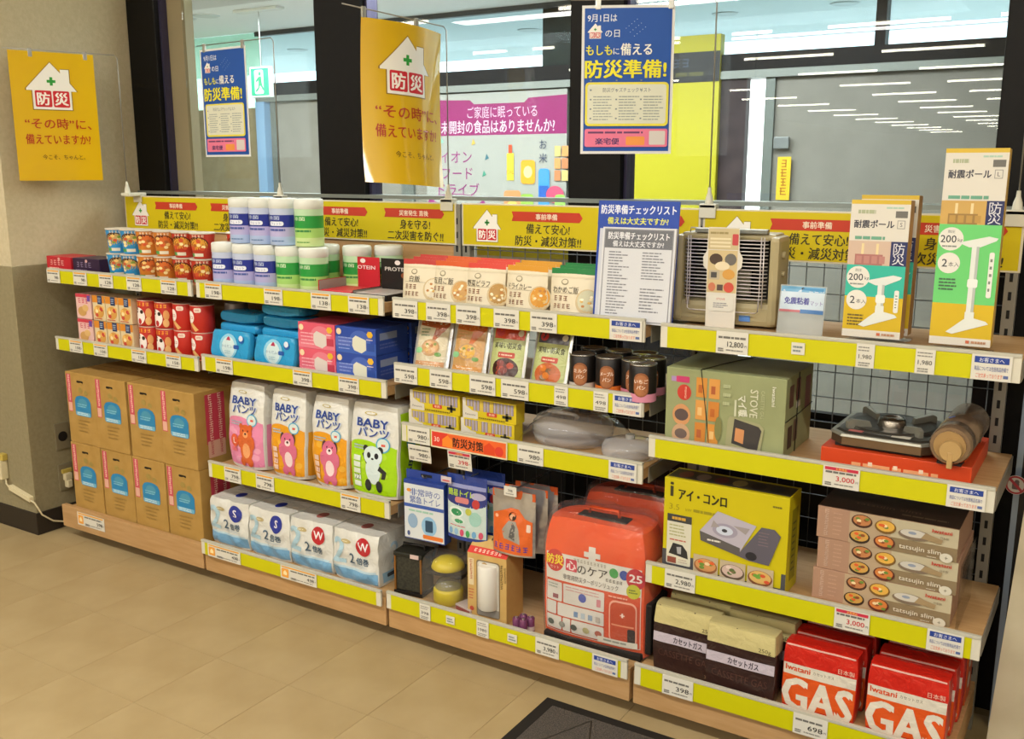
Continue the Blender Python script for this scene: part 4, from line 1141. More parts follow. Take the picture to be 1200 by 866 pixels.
# B base: toilet rolls
def toilet_pack(x, badge, col, label):
    w, h, d = .207, .186, .36
    f = puff_fn(w, d, h, .045, .008, 26, x * 7)
    t = thing('toilet_roll_pack', puff_mesh(f, mat('#D6D6CE', .3, coat=.4, crk=.35), 18).mesh(), label, 'toilet rolls', 'toilet roll packs on the base shelf', (x, .035, .150))
    P = Print(.0001); P.rough = .3; P.crk = .35; P.coat = .4; a = w / 2
    P.rect(-a * .97, .008, a * .97, h * .26, '#76A6C8', 10, 3); P.rect(-a * .9, h * .26, a * .9, h * .30, '#B4CEDA', 8, 1)
    P.text('2', -a * .66, h * .60, .125, '#A9CAD8', bold=.03)
    P.ell(-a * .35, h * .80, .022, .008, '#B8A878', 14); P.lines(-a * .5, h * .785, -a * .2, h * .81, 1, '#E0D8B8', .6)
    P.ell(a * .42, h * .76, .031, .033, col, 22); P.text(badge, a * .42, h * .765, .042, '#E8E8EC', bold=.02)
    P.text('2', -a * .06, h * .50, .052, '#3E5A72', bold=.01); P.text('倍巻', a * .38, h * .47, .028, '#3E5A72', w=.05, bold=.02)
    P.lines(-a * .15, h * .34, a * .6, h * .39, 2, '#B8C4CC', .35)
    obj('printed_front', P.mesh(puff_front(f, w, h, .0016), sub=.015), t)
    P = Print(.0001)
    P.ell(0, .07, .02, .028, col if badge == 'S' else '#9A5A54', 16)
    P.lines(-a * .6, .1, a * .3, .14, 2, '#B8BCB4', .3)
    obj('printed_top', P.mesh(lambda u, v, dd: tuple(map(sum, zip(f(u / a, v / (d / 2) - 1, 1), (0, 0, dd + .0012)))), sub=.02), t)
    P = Print(.0001); P.rect(.02, .01, d - .02, h * .26, '#8CB4CE', 8, 3); P.text('2', .09, h * .6, .11, '#A8C4D4'); P.rr(.05, h * .14, .09, h * .22, .004, '#26384A')
    obj('printed_side', P.mesh(puff_right(f, d, h), sub=.02), t)
toilet_pack(1.003, 'S', '#27348E', 'toilet roll pack with a blue S badge, next to the water cartons')
toilet_pack(1.213, 'S', '#27348E', 'toilet roll pack with a blue S badge, next to the red badge packs')
toilet_pack(1.421, 'W', '#B4242E', 'toilet roll pack with a red W badge, next to the blue badge packs')
toilet_pack(1.628, 'W', '#B4242E', 'toilet roll pack with a red W badge, at the right end')
# ------------------------------------------------------------------ C: rice pouches, checklist
def rice(x, y, top, name, food, label, rot=0, first=True, dz=0):
    w, h = .142, .140
    T = pouch_fn(w, h, .045, .12, .0015, 3)
    me = shared('ricebody', lambda: pouch_mesh(w, h, T, tex_mat('matt_pouch', '#D8CDB0', '#DED4BA', 9, (1, 1, 1), .4), 12).mesh('pouch'))
    t = thing('rice_pouch', me, label, 'pouch', 'instant rice pouches', (x, y, Z1 + .001 + dz), (-.10, 0, rot))
    F = pouch_front(T)
    k = ('ricetop', top)
    obj('coloured_top', shared(k, lambda: Print().rect(-w / 2, h * .885, w / 2, h, top, 10, 1).mesh(lambda u, v, d: (u, -T(u, v) - d - .0008, v))), t)
    if first:
        P = Print(); P.rough = .4; P.crk = .3
        P.rect(-w / 2 + .002, h * .80, w / 2 - .002, h * .84, '#CFC4A6', 8)
        P.ell(-.022, h * .72, .012, .009, '#8C8468', 14); P.ell(-.022, h * .725, .009, .006, '#D8CDB0', 12)
        P.text(name, -.018, h * .56, .021, '#3A3426', w=min(.085, .021 * len(name)))
        P.rect(-.058, h * .485, .026, h * .49, '#6A6450')
        P.vblocks(3, -.048, h * .38, .016, '#7A4A30', horiz=True); P.vblocks(4, -.050, h * .22, .015, '#7A4A30', horiz=True)
        P.ell(.052, h * .34, .034, .036, '#C8B48C', 20); P.ell(.053, h * .36, .029, .030, food, 20)
        rnd = random.Random(name)
        for q in range(10): P.ell(.053 + rnd.uniform(-.02, .018), h * .36 + rnd.uniform(-.02, .02), .005, .004, rnd.choice(['#E8D8B0', '#B87A3A', '#D8B060', '#EFE6CC']), 6)
        obj('printed_front', P.mesh(F, sub=.014), t)
    return t
rp = (('白飯', '#B83A34', '#DCD2B8', 'white rice pouch with a red top'), ('五目ご飯', '#CE5A2A', '#C89A5A', 'mixed rice pouch with an orange top'), ('野菜ピラフ', '#D2463A', '#B08848', 'vegetable pilaf pouch with a red top'), ('ドライカレー', '#D2942A', '#D09028', 'dry curry pouch with an amber top'), ('わかめご飯', '#1E7A3E', '#C4C2A4', 'seaweed rice pouch with a dark green top'))
for i, ((n, c, fd, lb), x) in enumerate(zip(rp, (1.885, 1.995, 2.128, 2.276, 2.432))):
    rice(x, .105, c, n, fd, lb + ', front of its row', (.05, -.04, .03, -.02, .04)[i])
    for k in (1, 2):
        rice(x - .008 * k + .004, .105 + .05 * k, c, n, fd, lb + ', %s pouch back' % ('one', 'two')[k - 1], .03 * k - .04, False, .003 * k)

# checklist board with a pad of sheets
bd = thing('checklist_board', MB().box(-.12, .12, 0, .004, 0, .335, mat('#2346A0', .4), .001).mesh(), 'blue checklist board standing between the rice pouches and the heater', 'sign', None, (2.625, .10, 1.140), (-.10, 0, .04))
P = Print(); P.rect(-.12, .268, .12, .335, '#2346A4')
P.text('防災準備チェックリスト', 0, .311, .027, '#E6EAF4', w=.222, bold=.02); P.text('備えは大丈夫ですか?', 0, .280, .021, '#DDE04A', w=.18, bold=.02)
obj('printed_front', P.mesh(), bd)
pd = thing('checklist_pad', MB().box(-.108, .108, 0, .012, 0, .262, mat('#D4D6DA', .5), .0006).mesh(), 'pad of white checklist sheets in a clear holder in front of the blue board', 'paper pad', None, (2.640, .076, 1.142), (-.12, 0, .04))
P = Print(); P.rect(-.102, .004, .102, .258, '#8A8C92'); P.rect(-.099, .007, .099, .255, '#D2D4D8')
P.rect(-.099, .205, .099, .255, '#6A6C72'); P.text('防災準備チェックリスト', 0, .239, .022, '#E4E6EA', w=.18, bold=.02); P.text('備えは大丈夫ですか?', .0, .217, .018, '#DDDFE4', w=.15, bold=.02)
P.lines(-.085, .02, -.02, .198, 22, '#7E8088', .4, .55); P.lines(.015, .12, .085, .198, 10, '#7E8088', .4, .45); P.lines(.015, .03, .085, .10, 8, '#7E8088', .4, .5)
obj('printed_sheet', P.mesh(), pd)
obj('clear_holder', MB().box(-.112, .112, -.006, -.005, 0, .265, film('acrylic', gloss=.15, rough=.12)).mesh(), pd)
obj('loose_sheets', MB().box(-.118, -.106, .002, .010, .0, .258, mat('#C4C8D2', .5)).mesh(), pd)

# C second shelf: food pouches and bread cans
ZC2 = .927
def food_pouch(x, style, label, rot=0, lean=-.22):
    w, h = .132, .170
    T = pouch_fn(w, h, .035, .1, .003, x * 3)
    base = {'soup1': '#C6C2B0', 'soup2': '#C09A6A', 'red': '#B4BC7C', 'grey': '#B0B878'}[style]
    me = pouch_mesh(w, h, T, mat(base if style in ('red', 'grey') else '#BDBAAC', .22, coat=.5, crk=.35), 14).mesh()
    t = thing('food_pouch', me, label, 'pouch', 'retort food pouches', (x, .095, ZC2 + .001), (lean, 0, rot))
    P = Print(); P.rough = .25; P.crk = .3; P.coat = .4; a = w / 2
    if style.startswith('soup'):
        c = '#A85A34' if style == 'soup1' else '#BE6428'
        P.rect(-a * .82, h * .03, a * .82, h * .97, '#C9BFA0' if style == 'soup1' else '#C0945A', 8, 8)
        P.poly([(-a * .8, h * .97), (a * .8, h * .97), (a * .8, h * .86), (-a * .1, h * .45), (a * .1, h * .8), (-a * .8, h * .84)], c)
        P.ell(-.004, h * .42, .034, .028, '#B08A5A', 20); P.ell(-.004, h * .43, .028, .022, '#C89A62' if style == 'soup1' else '#D0A030', 18)
        for q in range(6):
            r_ = random.Random(q); P.ell(-.004 + r_.uniform(-.018, .018), h * .43 + r_.uniform(-.012, .012), .006, .005, r_.choice(['#7A8A3A', '#D8B878', '#A86A3A']), 7)
        P.ell(.028, h * .30, .012, .007, '#5A8A3A', 10); P.ell(-.045, h * .36, .014, .010, '#8AC890', 10)
        P.lines(-a * .7, h * .62, -a * .1, h * .80, 3, '#7A8A6A' if style == 'soup1' else '#D8A070', .4)
        P.rect(-a * .8, h * .04, a * .8, h * .16, '#C08A58' if style == 'soup1' else '#C88A3A', 8); P.lines(-a * .7, h * .06, a * .7, h * .14, 2, '#E0CDB0', .4)
    else:
        P.rect(-a * .82, h * .03, a * .82, h * .97, base, 8, 8)
        P.rect(-a * .82, h * .74, a * .82, h * .97, '#C2452A' if style == 'red' else '#4A4650', 8, 2)
        P.ell(-a * .5, h * .86, .016, .014, '#B23A3A', 14); P.ell(a * .6, h * .86, .010, .010, '#D8D0B8', 12)
        P.text('美味い防災食', 0, h * .62, .020, '#33321A', w=.095, bold=.02)
        P.rr(-a * .45, h * .40, a * .45, h * .50, .004, '#B4483A'); P.lines(-a * .38, h * .43, a * .38, h * .47, 1, '#E8C8B0', .6)
        P.ell(.0, h * .20, .046, .034, '#3A1A14' if style == 'red' else '#B85A22', 20)
        for q in range(7):
            r_ = random.Random(q + 3); P.ell(r_.uniform(-.03, .03), h * .20 + r_.uniform(-.018, .018), .013, .010, r_.choice(['#7A2A1E', '#A8402A', '#5A201A'] if style == 'red' else ['#D2782A', '#A8561E', '#6A4A1A']), 10)
    obj('printed_front', P.mesh(pouch_front(T), sub=.014), t)
    for e0 in (-a, a - .008):
        obj('silver_edge', MB().grid(lambda s, tt: (e0 + s * .008, -T(e0 + s * .008, tt * h) - .0015, tt * h), 2, 8, mat('#C8C8C8', .2, .5)).mesh(), t)
food_pouch(1.925, 'soup1', 'brown and white soup pouch in clear film, leftmost on its shelf', .1, -.30)
food_pouch(2.070, 'soup2', 'orange brown soup pouch in clear film', .05, -.26)
food_pouch(2.212, 'red', 'green food pouch with a red top band')
food_pouch(2.360, 'grey', 'green food pouch with a dark grey top band', -.08, -.26)
def bread_can(x, y, band, txt, label, rot=.3):
    R, h = .0385, .104
    t = thing('bread_can', shared('breadcan', lambda: MB().lathe([(R - .001, 0), (R, .003), (R, h - .006), (R - .002, h - .003), (R - .002, h - .0025)], mat('#1A1614', .35), 28).mesh('can')), label, 'can', 'canned bread', (x, y, ZC2), (0, 0, rot))
    obj('lid', shared('breadlid', lambda: MB().lathe([(R - .002, h - .003), (R + .001, h - .001), (R + .001, h + .002), (R - .003, h + .002), (R - .004, h - .002), (.001, h - .002)], mat('#B8B4AC', .25, .9), 28, cap=False).mesh('lid')), t)
    obj('colour_band', shared(('breadband', band), lambda: MB().lathe([(R + .0005, .001), (R + .0005, .024)], mat(band, .4), 28, cap=False).mesh('band')), t)
    P = Print(); P.rr(-.021, .016, .021, .084, .020, '#8E5634'); P.rr(-.017, .02, .017, .078, .016, '#A86C44')
    P.text(txt, 0, .060, .013, '#E8D8C8', w=min(.038, .013 * len(txt)), bold=.02); P.text('パン', 0, .043, .013, '#E8D8C8', bold=.02)
    obj('printed_wrap', P.mesh(cyl_warp(R), sub=.012), t)
bread_can(2.460, .125, '#C8C0B4', 'ミルク', 'milk bread can with a pale band, first in the front row')
bread_can(2.546, .125, '#D8742A', 'メープル', 'maple bread can with an orange band, second in the front row')
bread_can(2.628, .125, '#C87A8C', 'フルーツ', 'fruit bread can with a pink band, third in the front row')
bread_can(2.672, .062 + .022, '#D088A0', 'いちご', 'strawberry bread can with a pink band, fourth and nearest')
for i, (x, b) in enumerate(((2.445, '#C8C0B4'), (2.530, '#D8742A'), (2.612, '#C87A8C'), (2.66, '#D088A0'))):
    bread_can(x, .225 - .05 * (i == 3), b, 'ミルク', 'black bread can in the back row, %s' % ('first from the food pouches', 'second from the food pouches', 'third from the food pouches', 'at the right end')[i])

# C third shelf: battery packs and clear tubs
ZC3 = .729
def battery_pack(x, y, z, label):
    w, h, d = .198, .064, .05
    t = thing('battery_pack', boxmesh(w, d, h, mat('#CDB820', .35), .0015), label, 'battery pack', 'yellow multi packs of batteries', (x, y, z))
    def pr():
        P = Print(); a = w / 2
        P.poly([(-a, 0), (-a * .42, 0), (-a * .42, h * .36), (-a * .62, h * .40), (-a * .88, h * .62), (-a * .88, h), (-a, h)], '#CFCABC')
        P.text('Panasonic', -a * .7, h * .2, .009, '#4A4A48', w=a * .4)
        P.rects([(-a * .84 + k * .0125, h * (.42 if k > 1 else .6), -a * .84 + k * .0125 + .0105, h * .94) for k in range(14)], '#8A8090')
        P.rects([(-a * .84 + k * .0125 + .004, h * (.42 if k > 1 else .6), -a * .84 + k * .0125 + .006, h * .94) for k in range(14)], '#C4BCC8')
        P.rects([(-a * .84 + k * .0125, h * .42, -a * .84 + k * .0125 + .0105, h * .94) for k in (4, 7)], '#C8B04A')
        P.rr(-a * .08, h * .22, a * .3, h * .42, .004, '#C2482A'); P.text('単3形', a * .11, h * .32, .009, '#F0DCC0')
        P.rects([(a * .62, h * .12, a * .72, h * .5), (a * .5, h * .24, a * .84, h * .38)], '#3A3826')
        P.rects([(-a * .38 + k * .0055, h * .05, -a * .38 + k * .0055 + .003, h * .12) for k in range(18)], '#3A3420')
        return P.mesh()
    obj('printed_front', shared('battp', pr), t)
battery_pack(1.942, .085, ZC3, 'yellow battery pack, bottom left of four'); battery_pack(1.946, .088, ZC3 + .0645, 'yellow battery pack, top left of four')
battery_pack(2.150, .085, ZC3, 'yellow battery pack, bottom right of four'); battery_pack(2.155, .088, ZC3 + .0645, 'yellow battery pack, top right of four')
MILK = film('translucent_tub', '#FFFFFF', .3, .14, .22, '#FFFFFF', .8, 14)
tb = thing('clear_tub', MB().lathe([(.09, 0), (.118, .006), (.126, .03), (.122, .034), (.127, .040), (.125, .062), (.119, .066), (.112, .080), (.08, .092), (.01, .094)], MILK, 36).mesh(), 'large clear folded water tub lying on the battery shelf', 'tub', None, (2.372, .235, ZC3))
obj('handle', MB().tube([(-.05, -.06, .092), (-.045, -.075, .105), (0, -.085, .108), (.045, -.075, .105), (.05, -.06, .092)], .006, MILK, 8).mesh(), tb)
obj('spout', MB().lathe([(.018, .09), (.018, .11), (.014, .112)], mat('#4A4A50', .5), 16, (.03, .02, 0)).mesh(), tb)
obj('plastic_bag', MB().grid(lambda s, q: (-.135 + .30 * s, -.13 + .24 * q, .098 - .07 * abs(s * 2 - 1) ** 3 - .03 * abs(q * 2 - 1) ** 3 + .006 * noise.noise(Vector((s * 9, q * 9, 1)))), 20, 16, CLEAR()).mesh(), tb)
tb2 = thing('clear_tub', MB().lathe([(.06, 0), (.078, .005), (.084, .022), (.081, .025), (.083, .032), (.075, .048), (.04, .058), (.01, .059)], MILK, 32).mesh(), 'small clear folded water tub at the right end of the battery shelf', 'tub', None, (2.600, .165, ZC3))
obj('cap', MB().lathe([(.014, .056), (.014, .068), (.011, .07)], mat('#B8B8B4', .4), 14).mesh(), tb2)

# C: hanging packs on peg hooks
def hook(x, z, y0, label):
    t = thing('peg_hook', MB().tube([(x, .466, z), (x, y0 + .01, z), (x, y0, z + .004), (x, y0 - .006, z + .014)], .0025, mat('#9A9CA0', .3, .8), 6).mesh(), label, 'hook', 'peg hooks on the wire grid')
    obj('hook_plate', MB().box(x - .02, x + .02, .462, .4665, z - .012, z + .025, mat('#9A9CA0', .3, .8), .001).mesh(), t)
hook(1.905, .566, .075, 'peg hook holding the blue toilet box'); hook(2.065, .590, .08, 'peg hook holding the blue topped toilet bags'); hook(2.255, .592, .06, 'peg hook holding the orange fronted silver bags')
t = thing('portable_toilet_box', MB().box(-.08, .08, 0, .040, 0, .205, mat('#27408C', .35), .002).box(-.08, .08, .018, .022, .205, .235, mat('#27408C', .35)).mesh(), 'white and blue emergency toilet box hanging at the left', 'box', None, (1.905, .075, .350), (0, 0, .05))
P = Print(); P.rect(-.078, .004, .078, .192, '#D0D6D8')
P.ell(-.058, .170, .010, .006, '#E0902A', 12)
for k, (tx, yy) in enumerate((('非常時の', .166), ('緊急トイレ', .140))): P.text(tx, .005, yy, .026, '#5A6CA4', w=.118, bold=.05); P.text(tx, .005, yy, .026, '#D8DCE4', w=.115, bold=.0)
P.rect(-.078, .112, .078, .124, '#3A58A4'); P.lines(-.06, .096, .06, .107, 1, '#9AC4B0', .6)
P.ell(-.045, .065, .02, .026, '#8CA8C4', 14); P.ell(.02, .055, .030, .034, '#8CB8D8', 18); P.rr(.005, .035, .035, .075, .004, '#2E4A62')
P.rr(-.005, .010, .074, .024, .004, '#D8742E'); P.ell(-.062, .02, .006, .009, '#4A5A8A', 10)
obj('printed_front', P.mesh(), t)
obj('euro_slot', MB().box(-.022, .022, .0175, .0225, .216, .226, mat('#12141C', .5)).mesh(), t)
def toilet_bag(x, y, label, rot):
    w, h = .152, .215
    T = pouch_fn(w, h, .03, .15, .002, 5)
    t = thing('portable_toilet_bag', shared('tbag', lambda: pouch_mesh(w, h, T, mat('#263C86', .25, coat=.4, crk=.4), 12).mesh('bag')), label, 'bag', 'portable toilet bags', (x, y, .388), (0, 0, rot))
    def pr():
        P = Print(); P.rough = .25; P.crk = .3; P.coat = .4; a = w / 2
        P.rect(-a * .96, h * .06, a * .96, h * .60, '#C0D2CC', 8, 6); P.ell(0, h * .59, a * .96, h * .07, '#2A3478', 20)
        P.rect(-a * .96, h * .60, a * .96, h * .85, '#2A3478', 8, 2); P.rect(-a * .96, h * .80, a * .96, h * .86, '#8E94C0', 8, 1)
        P.text('簡易トイレ', -.02, h * .72, .024, '#A8C83A', w=.10, bold=.04); P.ell(.045, h * .71, .028, .012, '#A8A4C0', 14)
        P.rr(-.042, h * .57, .012, h * .66, .008, '#C87A7A'); P.ell(.038, h * .59, .014, .016, '#B83A3A', 14)
        P.ell(-.038, h * .42, .030, .018, '#D8E4DC', 16); P.ell(-.036, h * .42, .022, .012, '#2E8A58', 14); P.ell(-.03, h * .30, .028, .012, '#D0DCD4', 14); P.ell(-.025, h * .29, .018, .007, '#48986A', 12)
        P.ell(.036, h * .36, .022, .024, '#98C4B8', 16); P.ell(.012, h * .46, .012, .012, '#B4B84A', 12)
        for k, c in enumerate(('#7AA8D0', '#8AB4D4', '#C84A6A', '#3E9A58', '#6AA0C8', '#C8506A')): P.ell(-.058 + k * .023, h * .12, .008, .012, c, 10)
        P.lines(-a * .8, h * .205, a * .3, h * .225, 1, '#C85A6A', .6)
        return P.mesh(pouch_front(T), sub=.014)
    obj('printed_front', shared('tbagp', pr), t)
toilet_bag(2.072, .085, 'white and blue portable toilet bag hanging in front', .02)
toilet_bag(2.090, .160, 'portable toilet bag hanging second behind the front one', .04)
SILV = tex_mat('silver_foil_bag', '#A8A6A6', '#C4C2C0', 14, (1, 1, 1), .28, 3, 1.0, 22)
SILV.node_tree.nodes['Principled BSDF'].inputs['Metallic'].default_value = .75
def silver_bag(x, y, label, front):
    w, h = .150, .205
    T = pouch_fn(w, h, .04, .2, .006, y * 50)
    t = thing('rescue_blanket_bag', pouch_mesh(w, h, T, SILV, 14).mesh(), label, 'bag', 'silver blanket bags on a hook', (x, y, .385), (0, 0, .05))
    a = w / 2
    obj('header_card', MB().box(-a, a, -.001, .001, h * .88, h, mat('#C85A2A', .4)).mesh(), t)
    if front:
        P = Print(); P.rough = .3
        P.poly([(-a * .95, .006), (a * .9, .006), (a * .9, h * .56), (a * .55, h * .60), (a * .25, h * .72), (-a * .1, h * .74), (-a * .5, h * .68), (-a * .95, h * .62)], '#D2622A')
        P.ell(.0, h * .61, .013, .014, '#2A1A12', 14); P.ell(.0, h * .60, .009, .010, '#D8A888', 12)
        P.poly([(-.028, h * .25), (.030, h * .20), (.024, h * .42), (.012, h * .54), (-.012, h * .54), (-.036, h * .38)], '#9A968C')
        P.poly([(-.01, h * .28), (.01, h * .24), (.012, h * .46), (.0, h * .52)], '#5E5C5A')
        P.vblocks(6, -.058, h * .12, .020, '#3A3A9A', horiz=True)
        P.rr(.048, h * .40, .062, h * .52, .003, '#E0C8B8'); P.ell(-.058, h * .58, .006, .006, '#E8B090', 10)
        obj('printed_card', P.mesh(pouch_front(T), sub=.014), t)
silver_bag(2.258, .070, 'silver blanket bag with an orange card, front of its hook', 1)
silver_bag(2.272, .120, 'silver blanket bag, second on its hook', 0)
silver_bag(2.282, .165, 'silver blanket bag, third on its hook', 0)
tg = thing('price_card', boxmesh(.045, .0015, .03, CARDM), 'small white price card clipped on the hook of the silver bags', 'price tag', None, (2.255, .052, .578))
obj('printed_front', Print().text('398', 0, .017, .012, '#3A3834').lines(-.016, .004, .016, .010, 1, '#8C8A82').mesh(), tg)
t = thing('price_card', boxmesh(.04, .0015, .02, mat('#C8BCC0', .5)), 'tiny pale tag clipped in front of the blue toilet box hook', 'price tag', None, (2.000, .070, .572))
obj('printed_front', Print().rect(-.014, .004, .014, .009, '#C85A5A').mesh(), t)

# C base: lanterns, lamp, batteries, backpacks
ZB = .150
t = thing('black_lantern', MB().box(-.056, .056, 0, .09, 0, .014, mat('#14110E', .4), .003).box(-.052, .052, .006, .084, .014, .135, tex_mat('lantern_mesh', '#2A2A22', '#3E3C30', 120, (1, 1, 1), .6), .004).box(-.056, .056, 0, .09, .135, .152, mat('#23241E', .4), .005).mesh(), 'black boxy lantern with gold edges at the left of the base shelf', 'lantern', None, (1.846, .055, ZB), (0, 0, .12))
for x in (-.05, .05): obj('gold_edge', MB().box(x - .003, x + .003, .001, .006, .014, .136, mat('#9A6A34', .35, .5)).mesh(), t)
obj('price_sticker', MB().box(.012, .044, -.002, 0, .136, .150, mat('#D0B8B0', .5)).mesh(), t)
obj('carry_handle', MB().tube([(-.045, .045, .15), (-.04, .045, .168), (.04, .045, .168), (.045, .045, .15)], .004, mat('#1C1A18', .4), 8).mesh(), t)
def yellow_lantern(x, y, label, rot):
    Y_ = mat('#C8B41E', .35)
    t = thing('yellow_lantern', MB().lathe([(.046, 0), (.05, .004), (.05, .045), (.047, .05), (.044, .052)], Y_, 28).mesh(), label, 'lantern', 'yellow camping lanterns', (x, y, ZB), (0, 0, rot))
    obj('globe', MB().lathe([(.043, .052), (.041, .064), (.032, .078), (.016, .086), (.001, .088)], film('lantern_globe', '#E6E6E0', .4, .05, .2, '#B8B8B0'), 24, cap=False).mesh(), t)
    obj('top_cap', MB().lathe([(.052, .120), (.056, .124), (.05, .140), (.034, .152), (.012, .158)], Y_, 28).mesh(), t)
    obj('dark_tray', MB().box(-.06, .075, -.05, .05, .106, .120, mat('#1A1816', .5), .004).mesh(), t)
    f = puff_fn(.15, .12, .165, .12, .006, 20, x)
    obj('clear_blister', puff_mesh(lambda a, b, c: tuple(map(sum, zip(f(a, b, c), (0, -.06, 0)))), CLEAR(), 10).mesh(), t)
yellow_lantern(1.985, .095, 'yellow lantern in clear packing on the base shelf, in front', .15)
yellow_lantern(2.045, .255, 'yellow lantern in clear packing on the base shelf, further back', .1)
t = thing('flat_box', boxmesh(.075, .13, .022, mat('#B8A8A0', .45), .002), 'small flat box lying between the yellow lantern and the kraft lamp box', 'box', None, (2.078, .045, ZB), (0, 0, -.25))
obj('printed_front', Print().rect(-.034, .004, .034, .017, '#8A4A44').mesh(), t)
# kraft lamp box with a window and peaked top
KR = tex_mat('kraft_box', '#C29E5C', '#CAA866', 20, (1, 1, 1), .6)
prof = [(0, 0), (.11, 0), (.11, .205), (.095, .228), (.060, .262), (.0, .218)]
n = len(prof); w = .142
b = MB()
v = [(-w / 2, y, z) for y, z in prof] + [(w / 2, y, z) for y, z in prof]
b.add(v, [tuple(range(n))[::1], tuple(range(n, 2 * n))[::-1]] + [(i, (i + 1) % n, (i + 1) % n + n, i + n)[::-1] for i in range(n)], KR)
lb = thing('lamp_box', b.mesh(), 'kraft cardboard box with a window showing a white lamp', 'box', None, (2.172, .045, ZB), (0, 0, .06))
P = Print()
P.rr(-.038, .010, .048, .200, .010, '#7A6A50')
P.rr(-.034, .014, .044, .196, .010, '#C8C4B8')
P.rect(-.034, .014, .044, .04, '#8C8A84'); P.ell(-.008, .14, .022, .055, '#A88A5C', 20)
P.vblocks(6, .054, .19, .013, '#5A4A28'); P.vblocks(5, .066, .185, .010, '#6A5A30')
P.rr(-.067, .11, -.047, .20, .002, '#D8C8A0'); P.vblocks(5, -.057, .190, .013, '#B04A3A'); P.lines(-.066, .06, -.045, .10, 4, '#B86A4A', .4)
P.ell(-.055, .03, .008, .008, '#B04A3A', 12)
obj('printed_front', P.mesh(), lb)
ang = math.atan2(.262 - .218, .060)
obj('printed_top', Print().rect(-w / 2, .0, w / 2, .026, '#C8382E').vblocks(7, -.045, .013, .014, '#F0DCC8', horiz=True).text('350', .03, .055, .026, '#C8604A', w=.045).text('lm', .060, .050, .012, '#C8604A').ell(-.005, .062, .004, .006, '#2A2014', 10).mesh(lambda u, v_, d: (u, v_ * math.cos(ang) - (d + .0006) * math.sin(ang), .218 + v_ * math.sin(ang) + (d + .0006) * math.cos(ang))), lb)
obj('lamp_body', MB().lathe([(.030, .042), (.034, .046), (.034, .18), (.030, .188)], mat('#DEDCD2', .3), 24, (.005, -.030, 0)).mesh(), lb, (0, .0325, 0))
for i, (x, y) in enumerate(((2.292, .030), (2.318, .028), (2.300, .058), (2.328, .056))):
    t = thing('small_battery', MB().lathe([(.0125, 0), (.0125, .044), (.011, .046)], mat('#7A4468', .3, .3), 16).lathe([(.004, .046), (.004, .050)], mat('#C8C0B8', .3, .8), 10).mesh(), 'small purple battery beside the kraft lamp box, %s' % ('front left', 'front right', 'back left', 'back right')[i], 'battery', 'small purple batteries', (x, y, ZB))
    obj('pale_band', MB().lathe([(.0128, .004), (.0128, .018)], mat('#C8B8B4', .4), 16, cap=False).mesh(), t)

